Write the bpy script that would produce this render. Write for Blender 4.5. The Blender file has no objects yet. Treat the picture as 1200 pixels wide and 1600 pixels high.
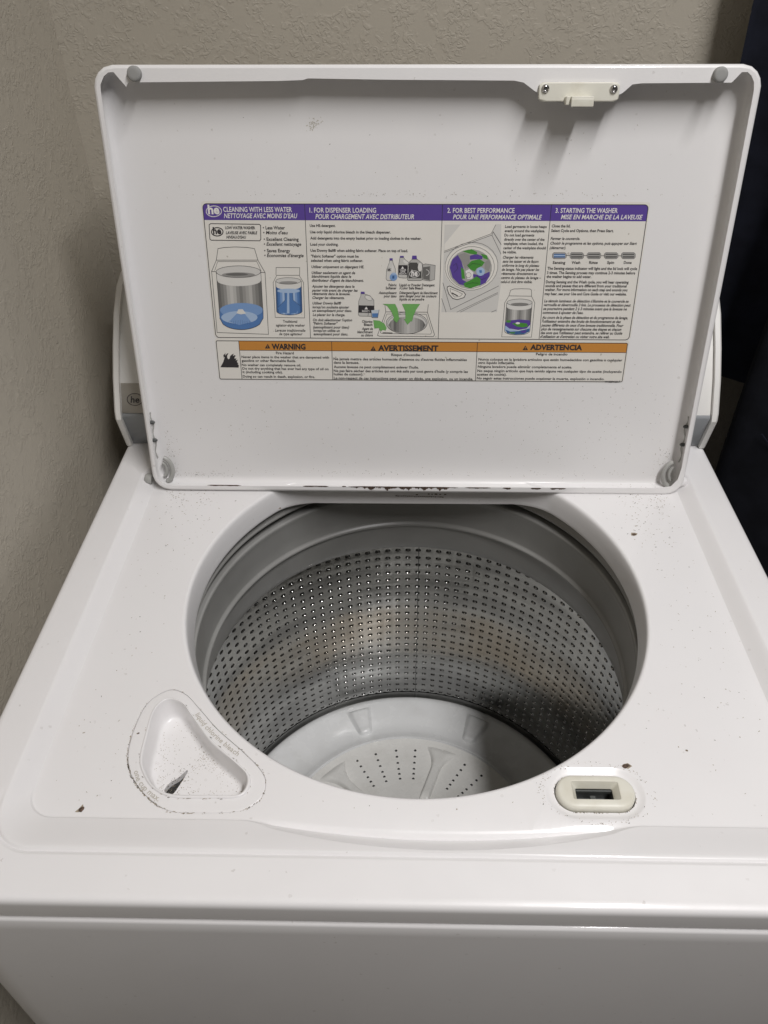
import bpy, bmesh, math, random
import numpy as np
from mathutils import Matrix, Vector

random.seed(7)
RNG = np.random.default_rng(11)
scene = bpy.context.scene
H = 0.93                       # height of the washer's top rim above the floor

# ------------------------------------------------------------------ camera
cam_data = bpy.data.cameras.new("camera")
cam = bpy.data.objects.new("camera", cam_data)
scene.collection.objects.link(cam)
cam_data.sensor_fit = 'VERTICAL'
cam_data.sensor_height = 36.0
cam_data.lens = 36.0 * 1216.06 / 1600.0
cam_data.clip_start = 0.02
cam_data.clip_end = 60
_r = Vector((0.99973127, 0.02118927, -0.00940196))
_u = Vector((-0.00640712, 0.64234953, 0.76638504))
_f = Vector((-0.02227848, 0.76611885, -0.64231268))
cam.matrix_world = Matrix(((_r.x, _u.x, -_f.x, -0.01383309),
                           (_r.y, _u.y, -_f.y, -0.23259499),
                           (_r.z, _u.z, -_f.z, 0.54489428 + H),
                           (0, 0, 0, 1)))
scene.camera = cam

# ------------------------------------------------------------------ light
world = bpy.data.worlds.new("World")
scene.world = world
world.use_nodes = True
bg = world.node_tree.nodes["Background"]
bg.inputs[0].default_value = (1.0, 0.97, 0.95, 1)
bg.inputs[1].default_value = 0.038
lamp_data = bpy.data.lights.new("ceiling_lamp", 'AREA')
lamp_data.shape = 'RECTANGLE'      # a ceiling tube running front to back
lamp_data.size = 0.12
lamp_data.size_y = 1.40
lamp_data.energy = 44.0
lamp_data.color = (1.0, 0.98, 0.98)
lamp = bpy.data.objects.new("ceiling_lamp", lamp_data)
scene.collection.objects.link(lamp)
lamp.location = (0.62, -0.52, H + 1.95)
vs = scene.view_settings
vs.view_transform = 'Standard'
vs.look = 'None'
vs.exposure = 0.0
vs.gamma = 1.0
vs.use_curve_mapping = False

# ------------------------------------------------------------------ helpers
def new_obj(name, me, parent=None, loc=None, mat=None):
    o = bpy.data.objects.new(name, me)
    scene.collection.objects.link(o)
    if parent is not None:
        o.parent = parent
    if loc is not None:
        o.location = loc
    if mat is not None and me is not None:
        for m in (mat if isinstance(mat, (list, tuple)) else [mat]):
            me.materials.append(m)
    return o

def empty(name, loc=(0, 0, 0)):
    return new_obj(name, None, loc=loc)

class MB:
    """collects faces of one mesh"""
    def __init__(s):
        s.v, s.f, s.m = [], [], []
    def add(s, verts, faces, m=0):
        b = len(s.v)
        s.v.extend([tuple(map(float, p)) for p in verts])
        s.f.extend([tuple(b + i for i in f) for f in faces])
        s.m.extend([m] * len(faces))
        return b
    def loops(s, loops, m=0, closed=True, cap0=False, cap1=False, flip=False):
        n = len(loops[0]); b = len(s.v)
        for L in loops:
            s.v.extend([tuple(map(float, p)) for p in L])
        k = n if closed else n - 1
        for i in range(len(loops) - 1):
            for j in range(k):
                a, c = b + i*n + j, b + i*n + (j+1) % n
                d, e = a + n, c + n
                s.f.append((a, d, e, c) if flip else (a, c, e, d)); s.m.append(m)
        if cap0:
            q = tuple(range(b, b+n)); s.f.append(q if flip else q[::-1]); s.m.append(m)
        if cap1:
            o = b + (len(loops)-1)*n
            q = tuple(range(o, o+n)); s.f.append(q[::-1] if flip else q); s.m.append(m)
    def box(s, c, d, m=0, bev=0.0, rot=None):
        x, y, z = (q/2 for q in d)
        t = min(bev, x*.9, y*.9, z*.9)
        if t <= 0:
            P = [(sx*x, sy*y, sz*z) for sz in (-1, 1) for sy in (-1, 1) for sx in (-1, 1)]
            F = [(0,2,3,1),(4,5,7,6),(0,1,5,4),(2,6,7,3),(0,4,6,2),(1,3,7,5)]
        else:
            bm = bmesh.new()
            bmesh.ops.create_cube(bm, size=1)
            bmesh.ops.scale(bm, vec=(2*x, 2*y, 2*z), verts=bm.verts)
            bmesh.ops.bevel(bm, geom=list(bm.edges), offset=t, segments=2, affect='EDGES', profile=.5)
            bm.verts.index_update()
            P = [tuple(v.co) for v in bm.verts]; F = [tuple(v.index for v in f.verts) for f in bm.faces]
            bm.free()
        R = rot if rot is not None else Matrix.Identity(3)
        s.add([tuple(R @ Vector(p) + Vector(c)) for p in P], F, m)
    def lathe(s, prof, n=96, c=(0, 0), m=0, flip=False, cap=False):
        A = np.linspace(0, 2*math.pi, n, endpoint=False)
        s.loops([np.c_[c[0]+r*np.cos(A), c[1]+r*np.sin(A), np.full(n, z)] for r, z in prof], m=m, flip=flip, cap1=cap)
    def tube(s, pts, rad, n=10, m=0, cap=True):
        pts = [Vector(p) for p in pts]; L = []
        for i, p in enumerate(pts):
            d = (pts[min(i+1, len(pts)-1)] - pts[max(i-1, 0)]).normalized()
            a = d.orthogonal().normalized() if i == 0 else (a - d*a.dot(d)).normalized()
            b = d.cross(a); rr = rad[i] if isinstance(rad, (list, tuple)) else rad
            L.append([tuple(p + (a*math.cos(t) + b*math.sin(t))*rr) for t in np.linspace(0, 2*math.pi, n, endpoint=False)])
        s.loops(L, m=m, cap0=cap, cap1=cap)
    def fill(s, loops, m=0, up=True):
        """planar region between nested closed loops"""
        bm = bmesh.new()
        for L in loops:
            vs_ = [bm.verts.new(tuple(map(float, p))) for p in L]
            for a, b in zip(vs_, vs_[1:] + vs_[:1]):
                bm.edges.new((a, b))
        bmesh.ops.triangle_fill(bm, use_beauty=True, use_dissolve=False, edges=list(bm.edges))
        bm.verts.index_update()
        F = []
        for f in bm.faces:
            q = tuple(v.index for v in f.verts)
            F.append(q if (f.normal.z > 0) == up else q[::-1])
        s.add([tuple(v.co) for v in bm.verts], F, m)
        bm.free()
    def build(s, name, mat, parent=None, loc=None, smooth=True, sharp=40, weld=1e-6, wn=False, fixn=False):
        me = bpy.data.meshes.new(name)
        me.from_pydata(s.v, [], s.f)
        for m in (mat if isinstance(mat, (list, tuple)) else [mat]):
            me.materials.append(m)
        if max(s.m, default=0) > 0:
            me.polygons.foreach_set("material_index", s.m)
        if weld or fixn:
            bm = bmesh.new(); bm.from_mesh(me)
            if weld:
                bmesh.ops.remove_doubles(bm, verts=bm.verts, dist=weld)
                bmesh.ops.dissolve_degenerate(bm, dist=1e-7, edges=bm.edges)
            if fixn:
                bmesh.ops.recalc_face_normals(bm, faces=bm.faces)
            bm.to_mesh(me); bm.free()
        if smooth:
            me.polygons.foreach_set("use_smooth", [True]*len(me.polygons))
            me.set_sharp_from_angle(angle=math.radians(sharp))
        me.update()
        o = new_obj(name, me, parent, loc)
        if wn:
            w = o.modifiers.new("weighted_normals", 'WEIGHTED_NORMAL'); w.keep_sharp = True; w.weight = 60
        return o

# contours ------------------------------------------------------------
def sd_rrect(x, y, cx, cy, hx, hy, r):
    qx = np.abs(x-cx)-hx+r; qy = np.abs(y-cy)-hy+r
    return np.hypot(np.maximum(qx, 0), np.maximum(qy, 0)) + np.minimum(np.maximum(qx, qy), 0) - r

def ray_loop(f, c, ang, rmax=1.0):
    lo = np.zeros_like(ang); hi = np.full_like(ang, rmax)
    for _ in range(44):
        m = (lo+hi)/2; ins = f(c[0]+m*np.cos(ang), c[1]+m*np.sin(ang)) < 0
        lo = np.where(ins, m, lo); hi = np.where(ins, hi, m)
    return np.c_[c[0]+lo*np.cos(ang), c[1]+lo*np.sin(ang)]

def with_z(p, z):
    return np.c_[p, np.broadcast_to(z, (len(p),))]

def spline(pts, n):
    """closed Catmull-Rom resampled to n points"""
    P = np.array(pts, float); k = len(P); out = []
    for t in np.linspace(0, k, n, endpoint=False):
        i = int(t); s = t-i
        a, b, c, d = (P[(i+j) % k] for j in (-1, 0, 1, 2))
        out.append(.5*((2*b)+(c-a)*s+(2*a-5*b+4*c-d)*s*s+(3*b-a-3*c+d)*s**3))
    return np.array(out)

def polar(contour, c, ang):
    d = np.asarray(contour)-c
    a = np.unwrap(np.arctan2(d[:, 1], d[:, 0])); r = np.hypot(d[:, 0], d[:, 1])
    if a[-1] < a[0]:
        a = a[::-1]; r = r[::-1]
    aa = np.concatenate([a-2*math.pi, a, a+2*math.pi]); rr = np.tile(r, 3)
    return np.interp(ang, aa, rr)

# ------------------------------------------------------------------ materials
def mat(name, col, rough=.5, metal=0.0, spec=.5, coat=0.0):
    m = bpy.data.materials.new(name); m.use_nodes = True
    b = m.node_tree.nodes["Principled BSDF"]
    b.inputs["Base Color"].default_value = (*col, 1)
    b.inputs["Roughness"].default_value = rough
    b.inputs["Metallic"].default_value = metal
    b.inputs["Specular IOR Level"].default_value = spec
    b.inputs["Coat Weight"].default_value = coat
    b.inputs["Coat Roughness"].default_value = .08
    return m

class NT:
    def __init__(s, m):
        s.t = m.node_tree; s.b = s.t.nodes["Principled BSDF"]
        s.co = s.n("ShaderNodeTexCoord").outputs["Object"]
    def n(s, typ, **kw):
        q = s.t.nodes.new(typ)
        for k, v in kw.items():
            setattr(q, k, v)
        return q
    def link(s, a, b):
        s.t.links.new(a, b)
    def noise(s, scale, detail=3, rough=.5, vec=None, dist=0.0):
        q = s.n("ShaderNodeTexNoise")
        q.inputs["Scale"].default_value = scale; q.inputs["Detail"].default_value = detail
        q.inputs["Roughness"].default_value = rough; q.inputs["Distortion"].default_value = dist
        s.link(vec or s.co, q.inputs["Vector"])
        return q.outputs["Fac"]
    def mapping(s, scale=(1, 1, 1), rot=(0, 0, 0), loc=(0, 0, 0)):
        q = s.n("ShaderNodeMapping"); s.link(s.co, q.inputs["Vector"])
        q.inputs["Scale"].default_value = scale; q.inputs["Rotation"].default_value = rot
        q.inputs["Location"].default_value = loc
        return q.outputs["Vector"]
    def ramp(s, fac, stops):
        q = s.n("ShaderNodeValToRGB"); e = q.color_ramp.elements
        while len(e) > 1:
            e.remove(e[-1])
        e[0].position = stops[0][0]; e[0].color = (*stops[0][1], 1)
        for p, c in stops[1:]:
            k = e.new(p); k.color = (*c, 1)
        s.link(fac, q.inputs["Fac"])
        return q.outputs["Color"]
    def step(s, fac, a, b, va=0.0, vb=1.0):
        q = s.n("ShaderNodeMapRange", interpolation_type='SMOOTHSTEP')
        q.inputs["From Min"].default_value = a; q.inputs["From Max"].default_value = b
        q.inputs["To Min"].default_value = va; q.inputs["To Max"].default_value = vb
        s.link(fac, q.inputs["Value"])
        return q.outputs["Result"]
    def math(s, op, a, b=None):
        q = s.n("ShaderNodeMath", operation=op)
        for i, v in enumerate((a, b)):
            if v is None: continue
            if isinstance(v, (int, float)): q.inputs[i].default_value = v
            else: s.link(v, q.inputs[i])
        return q.outputs[0]
    def mix(s, fac, a, b):
        q = s.n("ShaderNodeMix", data_type='RGBA')
        for sock, v in ((q.inputs[0], fac), (q.inputs[6], a), (q.inputs[7], b)):
            if isinstance(v, (int, float)): sock.default_value = v
            elif isinstance(v, tuple): sock.default_value = (*v, 1)
            else: s.link(v, sock)
        return q.outputs[2]
    def base(s, c): s.link(c, s.b.inputs["Base Color"])
    def rough(s, c): s.link(c, s.b.inputs["Roughness"])
    def bump(s, h, dist, strength=1.0):
        q = s.n("ShaderNodeBump"); q.inputs["Strength"].default_value = strength
        q.inputs["Distance"].default_value = dist
        s.link(h, q.inputs["Height"]); s.link(q.outputs["Normal"], s.b.inputs["Normal"])

def specks(t, scale, thr, keep, vec=None):
    """sparse dirt specks: a voronoi cell shows its dot only when its random value is small"""
    v = t.n("ShaderNodeTexVoronoi"); v.inputs["Scale"].default_value = scale
    w = t.n("ShaderNodeMix", data_type='VECTOR')
    nz = t.n("ShaderNodeTexNoise"); nz.inputs["Scale"].default_value = scale*2.2
    t.link(t.co, nz.inputs["Vector"])
    w.inputs[0].default_value = .6/scale
    t.link(vec or t.co, w.inputs[4]); t.link(nz.outputs["Color"], w.inputs[5])
    t.link(w.outputs[1], v.inputs["Vector"])
    sep = t.n("ShaderNodeSeparateColor"); t.link(v.outputs["Color"], sep.inputs[0])
    size = t.math('MULTIPLY', sep.outputs[1], thr)
    near = t.math('LESS_THAN', v.outputs["Distance"], size)
    sel = t.math('LESS_THAN', sep.outputs[0], keep)
    return t.math('MULTIPLY', near, sel)

def enamel(name, col=(.80, .79, .79), rough=.34, sp=.035, dirt=(.22, .18, .13)):
    m = mat(name, col, rough, spec=.5, coat=.3)
    t = NT(m)
    base = t.mix(t.step(t.noise(5, 4), .35, .75, 0, .5), col, tuple(c*k for c, k in zip(col, (.97, .96, .955))))
    zone = t.step(t.noise(9, 3), .38, .68, .25, 1)
    s1 = t.math('MULTIPLY', specks(t, 240, .34, sp), zone)
    s2 = t.math('MULTIPLY', specks(t, 90, .16, sp*.7), zone)
    s = t.math('MAXIMUM', t.math('MULTIPLY', s1, .26), t.math('MULTIPLY', s2, .2))
    t.base(t.mix(s, base, dirt))
    t.rough(t.step(t.noise(30, 3), .3, .7, rough-.04, rough+.07))
    t.bump(t.noise(420, 2), .00006, .35)
    return m

M = {}
M['enamel'] = enamel('white_enamel')
M['lid'] = enamel('lid_enamel', col=(.80, .79, .785), rough=.36, sp=.05)
M['console'] = mat('console_white', (.78, .77, .74), .3)
M['grey_panel'] = mat('console_grey', (.36, .375, .39), .42)
M['beige_panel'] = mat('console_strip', (.50, .47, .42), .4)
M['rubber'] = mat('grey_rubber', (.30, .30, .29), .75)
M['cream'] = mat('cream_plastic', (.70, .685, .60), .42)
t = NT(M['cream']); t.base(t.mix(t.step(t.noise(60, 4), .45, .8), (.71, .695, .61), (.64, .615, .52))); t.bump(t.noise(900, 2), .00005, .5)
M['black'] = mat('black_plastic', (.02, .02, .02), .5)
M['dark'] = mat('dark_plastic', (.075, .08, .078), .4)
M['chrome'] = mat('chrome_screw', (.55, .54, .53), .22, 1.0)
M['clear'] = mat('hinge_plastic', (.38, .38, .36), .35)
M['grime'] = mat('grime', (.10, .08, .06), .9)
M['grime2'] = mat('grime_pale', (.34, .29, .22), .9)
M['grime3'] = mat('grime_faint', (.52, .49, .42), .9)
M['rust'] = mat('rust', (.11, .05, .03), .85)
t = NT(M['rust']); t.base(t.mix(t.step(t.noise(500, 4), .4, .7), (.05, .032, .024), (.15, .095, .065)))
M['emboss'] = mat('emboss', (.50, .47, .41), .5)

# grey tub plastic
M['tub'] = mat('grey_tub_plastic', (.34, .34, .33), .30)
t = NT(M['tub']); t.base(t.mix(t.step(t.noise(14, 4), .4, .75), (.32, .318, .305), (.28, .278, .265))); t.bump(t.noise(700, 2), .00005, .4)
M['plate'] = mat('washplate_plastic', (.62, .63, .63), .34)
t = NT(M['plate']); t.base(t.mix(t.step(t.noise(16, 5, .6), .42, .72), (.86, .87, .865), (.78, .785, .775))); t.rough(t.step(t.noise(40, 4), .3, .7, .16, .30))
M['disc'] = mat('washplate_disc', (.60, .595, .57), .33, .0)
t = NT(M['disc']); t.base(t.mix(t.step(t.noise(22, 5, .6), .42, .75), (.88, .875, .84), (.80, .79, .75))); t.rough(t.step(t.noise(60, 4), .3, .7, .18, .34))
# stainless basket: streaky tone, uneven roughness, tan band round the middle
M['steel'] = mat('stainless_steel', (.52, .52, .51), .24, 1.0)
t = NT(M['steel'])
film = t.step(t.noise(7, 5, .6, dist=.6), .46, .70)
band = t.noise(1.0, 4, .55, vec=t.mapping((6, 6, 26)))
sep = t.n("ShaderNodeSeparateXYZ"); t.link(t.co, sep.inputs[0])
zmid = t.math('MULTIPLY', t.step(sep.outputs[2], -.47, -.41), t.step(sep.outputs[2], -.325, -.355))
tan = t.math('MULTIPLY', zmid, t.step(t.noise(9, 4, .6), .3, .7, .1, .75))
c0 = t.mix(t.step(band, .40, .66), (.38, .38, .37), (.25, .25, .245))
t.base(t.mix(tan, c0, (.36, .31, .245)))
t.rough(t.math('ADD', t.step(t.noise(38, 5, .65), .35, .7, .09, .20), t.math('MULTIPLY', film, .06)))
t.bump(t.math('ADD', t.noise(1.0, 3, vec=t.mapping((25, 25, 140))), t.math('MULTIPLY', t.noise(1.0, 2, vec=t.mapping((60, 60, 9))), 1.5)), .0004, .4)

# painted wall with a knocked-down plaster texture
def wall_mat(name, col):
    m = mat(name, col, .62, spec=.35); t = NT(m)
    t.base(t.mix(t.step(t.noise(3, 4), .35, .7), col, tuple(c*.93 for c in col)))
    a = t.noise(135, 4, .55, dist=1.2); b_ = t.noise(40, 3, .5, dist=.8)
    blob = t.math('MULTIPLY', t.step(a, .47, .56), t.step(b_, .38, .56))
    h = t.math('ADD', blob, t.math('MULTIPLY', t.noise(240, 3), .22))
    t.bump(h, .0007, .52)
    return m
M['wall'] = wall_mat('greige_plaster', (.455, .418, .35))
M['floor'] = mat('floor_vinyl', (.16, .14, .12), .5)
t = NT(M['floor']); t.base(t.mix(t.step(t.noise(12, 5), .35, .7), (.17, .15, .13), (.11, .10, .085)))

# ------------------------------------------------------------------ setting
def struct(o):
    o["kind"] = "structure"; return o
b = MB(); b.box((.60, .81, 1.30), (2.1, .12, 2.60)); struct(b.build('back_wall', M['wall'], smooth=False))
b = MB(); b.box((-.455, -.28, 1.30), (.12, 2.06, 2.60)); struct(b.build('left_wall', M['wall'], smooth=False))
b = MB(); b.box((.55, -.25, -.05), (2.2, 2.2, .10)); struct(b.build('floor', M['floor'], smooth=False))

# ------------------------------------------------------------------ the washer
washer = empty('washing_machine')
washer["label"] = "white top-loading washing machine with its lid open and steel basket showing"
washer["category"] = "washing machine"
TOP = (0, 0, H)
CY = .312                       # basket axis
DZ = -.012                      # sunken deck
# ---- printed matter: text lines (sheet, text, x0, baseline, x1, cap height, italic, weight, ink), drawings and the rim outline
TEXTS = [
  ('M', 'CLEANING WITH LESS WATER', 20.14, 7.43, 88.54, 4.16, 0, 0.012, 'W'),
  ('M', "NETTOYAGE AVEC MOINS D'EAU", 20.21, 13.24, 93.59, 4.0, 1, 0.012, 'W'),
  ('M', 'LOW WATER WASHER', 20.59, 23.71, 50.58, 2.42, 0, 0.02, 'K'),
  ('M', 'LAVEUSE AVEC FAIBLE', 20.68, 28.47, 52.49, 2.43, 1, 0.02, 'K'),
  ('M', "NIVEAU D'EAU", 20.84, 32.66, 40.88, 2.44, 1, 0.02, 'K'),
  ('M', '• Less Water', 58.38, 23.79, 80.52, 2.9, 0, 0.014, 'K'),
  ('M', "• Moins d'eau", 58.39, 28.44, 83.23, 2.91, 1, 0.014, 'K'),
  ('M', '• Excellent Cleaning', 58.46, 34.78, 93.71, 2.93, 0, 0.014, 'K'),
  ('M', '• Excellent nettoyage', 58.26, 39.5, 96.07, 2.95, 1, 0.014, 'K'),
  ('M', '• Saves Energy', 58.13, 45.83, 84.57, 2.97, 0, 0.014, 'K'),
  ('M', "• Économies d'énergie", 57.94, 50.51, 97.96, 2.99, 1, 0.014, 'K'),
  ('M', 'Traditional', 72.97, 117.25, 87.98, 2.48, 0, 0.01, 'K'),
  ('M', 'agitator-style washer', 65.37, 121.29, 96.0, 2.49, 0, 0.01, 'K'),
  ('M', 'Laveuse traditionnelle', 63.87, 126.74, 96.21, 2.51, 1, 0.01, 'K'),
  ('M', 'de type agitateur', 68.12, 130.54, 93.07, 2.52, 1, 0.01, 'K'),
  ('M', '1. FOR DISPENSER LOADING', 105.85, 7.89, 171.88, 4.12, 0, 0.012, 'W'),
  ('M', 'POUR CHARGEMENT AVEC DISTRIBUTEUR', 111.48, 13.75, 209.46, 4.03, 1, 0.012, 'W'),
  ('M', 'Use HE detergent.', 105.56, 21.31, 131.28, 2.33, 0, 0.016, 'K'),
  ('M', 'Use only liquid chlorine bleach in the bleach dispenser.', 105.46, 27.39, 186.38, 2.35, 0, 0.016, 'K'),
  ('M', 'Add detergents into the empty basket prior to loading clothes in the washer.', 105.49, 33.29, 217.31, 2.36, 0, 0.016, 'K'),
  ('M', 'Load your clothing.', 105.27, 39.22, 133.63, 2.38, 0, 0.016, 'K'),
  ('M', 'Use Downy Ball® when adding fabric softener. Place on top of load.', 105.18, 45.2, 203.82, 2.4, 0, 0.016, 'K'),
  ('M', '"Fabric Softener" option must be', 105.49, 50.74, 153.97, 2.41, 0, 0.016, 'K'),
  ('M', 'selected when using fabric softener.', 105.38, 54.98, 158.34, 2.42, 0, 0.016, 'K'),
  ('M', 'Utiliser uniquement un détergent HE.', 105.53, 61.19, 159.19, 2.44, 1, 0.016, 'K'),
  ('M', 'Utiliser seulement un agent de', 105.45, 67.08, 150.12, 2.46, 1, 0.016, 'K'),
  ('M', 'blanchiment liquide dans le', 105.24, 70.78, 145.98, 2.47, 1, 0.016, 'K'),
  ('M', "distributeur d'agent de blanchiment.", 105.27, 74.75, 158.6, 2.48, 1, 0.016, 'K'),
  ('M', 'Ajouter les détergents dans le', 105.19, 80.74, 149.21, 2.37, 1, 0.016, 'K'),
  ('M', 'panier vide avant de charger les', 104.97, 84.75, 152.39, 2.39, 1, 0.016, 'K'),
  ('M', 'vêtements dans la laveuse.', 105.03, 88.28, 144.65, 2.4, 1, 0.016, 'K'),
  ('M', 'Charger les vêtements.', 105.06, 92.33, 138.52, 2.41, 1, 0.016, 'K'),
  ('M', 'Utiliser Downy Ball®', 105.0, 97.93, 134.99, 2.42, 1, 0.016, 'K'),
  ('M', "lorsqu'on souhaite ajouter", 104.78, 102.02, 143.31, 2.43, 1, 0.016, 'K'),
  ('M', 'un assouplissant pour tissu.', 104.58, 105.62, 145.89, 2.44, 1, 0.016, 'K'),
  ('M', 'Le placer sur la charge.', 104.72, 110.01, 138.66, 2.46, 1, 0.016, 'K'),
  ('M', "On doit sélectionner l'option", 104.68, 115.47, 146.1, 2.47, 1, 0.016, 'K'),
  ('M', '"Fabric Softener"', 104.87, 119.12, 130.82, 2.48, 1, 0.016, 'K'),
  ('M', '(assouplissant pour tissu)', 104.65, 123.06, 142.75, 2.49, 1, 0.016, 'K'),
  ('M', "lorsqu'on utilise un", 104.71, 126.74, 132.86, 2.5, 1, 0.016, 'K'),
  ('M', 'assouplissant pour tissu.', 104.77, 130.44, 141.33, 2.51, 1, 0.016, 'K'),
  ('M', 'Fabric', 184.43, 79.02, 192.64, 2.37, 0, 0.016, 'K'),
  ('M', 'Softener', 181.48, 82.15, 192.63, 2.38, 0, 0.016, 'K'),
  ('M', 'Assouplissant', 174.06, 86.96, 192.73, 2.39, 1, 0.016, 'K'),
  ('M', 'pour tissu', 179.36, 90.34, 192.72, 2.4, 1, 0.016, 'K'),
  ('M', 'Liquid or Powder Detergent', 195.55, 78.97, 231.79, 2.37, 0, 0.016, 'K'),
  ('M', '/Color Safe Bleach', 195.54, 82.09, 219.97, 2.37, 0, 0.016, 'K'),
  ('M', 'Détergent/Agent de blanchiment', 195.53, 86.86, 235.24, 2.39, 1, 0.016, 'K'),
  ('M', 'sans danger pour les couleurs', 195.52, 90.14, 234.03, 2.4, 1, 0.016, 'K'),
  ('M', 'liquide ou en poudre', 195.51, 93.43, 221.37, 2.41, 1, 0.016, 'K'),
  ('M', 'Chlorine', 156.53, 116.89, 167.53, 2.47, 0, 0.016, 'K'),
  ('M', 'Bleach', 158.52, 120.15, 167.46, 2.48, 0, 0.016, 'K'),
  ('M', 'Agent de', 156.21, 124.49, 167.9, 2.5, 1, 0.016, 'K'),
  ('M', 'blanchiment', 151.3, 127.94, 167.84, 2.51, 1, 0.016, 'K'),
  ('M', 'au chlore', 155.38, 131.36, 167.77, 2.52, 1, 0.016, 'K'),
  ('M', '2. FOR BEST PERFORMANCE', 242.13, 7.75, 308.23, 4.05, 0, 0.012, 'W'),
  ('M', 'POUR UNE PERFORMANCE OPTIMALE', 247.99, 13.7, 335.59, 3.89, 1, 0.012, 'W'),
  ('M', 'Load garments in loose heaps', 300.02, 21.67, 341.18, 2.3, 0, 0.014, 'K'),
  ('M', 'evenly around the washplate.', 299.96, 25.71, 339.81, 2.31, 0, 0.014, 'K'),
  ('M', 'Do not load garments', 299.91, 29.77, 329.57, 2.32, 0, 0.014, 'K'),
  ('M', 'directly over the center of the', 299.95, 33.86, 340.19, 2.33, 0, 0.014, 'K'),
  ('M', 'washplate; when loaded, the', 299.78, 37.86, 339.11, 2.35, 0, 0.014, 'K'),
  ('M', 'center of the washplate should', 299.72, 41.99, 342.2, 2.36, 0, 0.014, 'K'),
  ('M', 'be visible.', 299.66, 46.03, 313.21, 2.37, 0, 0.014, 'K'),
  ('M', 'Charger les vêtements', 299.86, 51.09, 330.72, 2.38, 1, 0.014, 'K'),
  ('M', 'sans les tasser et de façon', 299.89, 55.08, 336.15, 2.39, 1, 0.014, 'K'),
  ('M', 'uniforme le long du plateau', 299.72, 59.08, 337.19, 2.41, 1, 0.014, 'K'),
  ('M', 'de lavage. Ne pas placer les', 299.54, 63.11, 337.62, 2.42, 1, 0.014, 'K'),
  ('M', 'vêtements directement au', 299.57, 67.16, 335.78, 2.43, 1, 0.014, 'K'),
  ('M', 'centre du plateau de lavage –', 299.4, 71.22, 340.24, 2.44, 1, 0.014, 'K'),
  ('M', 'celui-ci doit être visible.', 299.43, 75.31, 331.56, 2.45, 1, 0.014, 'K'),
  ('M', '3. STARTING THE WASHER', 348.39, 7.54, 409.24, 4.01, 0, 0.012, 'W'),
  ('M', 'MISE EN MARCHE DE LA LAVEUSE', 354.32, 13.44, 434.3, 3.86, 1, 0.012, 'W'),
  ('M', 'Close the lid.', 346.1, 21.05, 364.61, 2.36, 0, 0.016, 'K'),
  ('M', 'Select Cycle and Options, then Press Start.', 346.01, 25.43, 407.72, 2.37, 0, 0.016, 'K'),
  ('M', 'Fermer le couvercle.', 346.1, 32.95, 375.35, 2.39, 1, 0.016, 'K'),
  ('M', 'Choisir le programme et les options, puis appuyer sur Start', 346.3, 37.38, 432.45, 2.4, 1, 0.016, 'K'),
  ('M', '(démarrer).', 346.2, 41.75, 362.35, 2.42, 1, 0.016, 'K'),
  ('M', 'Sensing', 350.56, 56.1, 363.26, 2.46, 0, 0.016, 'K'),
  ('M', 'Wash', 369.56, 56.03, 378.28, 2.46, 0, 0.016, 'K'),
  ('M', 'Rinse', 387.18, 55.96, 395.9, 2.46, 0, 0.016, 'K'),
  ('M', 'Spin', 405.28, 55.89, 412.34, 2.46, 0, 0.016, 'K'),
  ('M', 'Done', 422.01, 55.82, 429.94, 2.45, 0, 0.016, 'K'),
  ('M', 'The Sensing status indicator will light and the lid lock will cycle', 345.72, 61.82, 436.34, 2.48, 0, 0.016, 'K'),
  ('M', '3 times. The Sensing process may continue 2-3 minutes before', 345.7, 66.12, 434.99, 2.49, 0, 0.016, 'K'),
  ('M', 'the washer begins to add water.', 345.64, 69.97, 391.16, 2.5, 0, 0.016, 'K'),
  ('M', 'During Sensing and the Wash cycle, you will hear operating', 345.5, 75.29, 429.71, 2.52, 0, 0.016, 'K'),
  ('M', 'sounds and pauses that are different from your traditional', 345.44, 79.17, 428.18, 2.53, 0, 0.016, 'K'),
  ('M', 'washer. For more information on each step and sounds you', 345.38, 83.08, 429.58, 2.54, 0, 0.016, 'K'),
  ('M', 'may hear, see your Use and Care Guide or visit our website.', 345.34, 87.29, 429.26, 2.55, 0, 0.016, 'K'),
  ('M', "Le témoin lumineux de détection s'illumine et le couvercle se", 345.56, 94.6, 432.51, 2.57, 1, 0.016, 'K'),
  ('M', 'verrouille et déverrouille 3 fois. Le processus de détection peut', 345.5, 98.57, 435.22, 2.58, 1, 0.016, 'K'),
  ('M', 'se poursuivre pendant 2 à 3 minutes avant que la laveuse ne', 345.34, 102.56, 431.79, 2.6, 1, 0.016, 'K'),
  ('M', "commence à ajouter de l'eau.", 345.17, 106.58, 387.29, 2.61, 1, 0.016, 'K'),
  ('M', 'Au cours de la phase de détection et du programme de lavage,', 345.09, 111.62, 434.1, 2.62, 1, 0.016, 'K'),
  ('M', "l'utilisateur entendra des bruits de fonctionnement et des", 345.13, 115.67, 427.34, 2.64, 1, 0.016, 'K'),
  ('M', "pauses différents de ceux d'une laveuse traditionnelle. Pour", 345.06, 119.74, 430.67, 2.65, 1, 0.016, 'K'),
  ('M', 'plus de renseignements sur chacune des étapes et chacun', 345.0, 123.84, 429.1, 2.66, 1, 0.016, 'K'),
  ('M', "des sons que l'utilisateur peut entendre, se référer au Guide", 345.03, 127.84, 430.63, 2.67, 1, 0.016, 'K'),
  ('M', "d'utilisation et d'entretien ou visiter notre site web.", 344.95, 131.87, 417.82, 2.69, 1, 0.016, 'K'),
  ('W', 'WARNING', 59.51, 8.73, 95.96, 5.28, 0, 0.035, 'K'),
  ('W', 'Fire Hazard', 63.7, 14.23, 82.9, 2.54, 0, 0.014, 'K'),
  ('W', 'Never place items in the washer that are dampened with', 25.99, 18.71, 120.85, 2.44, 0, 0.014, 'K'),
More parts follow.
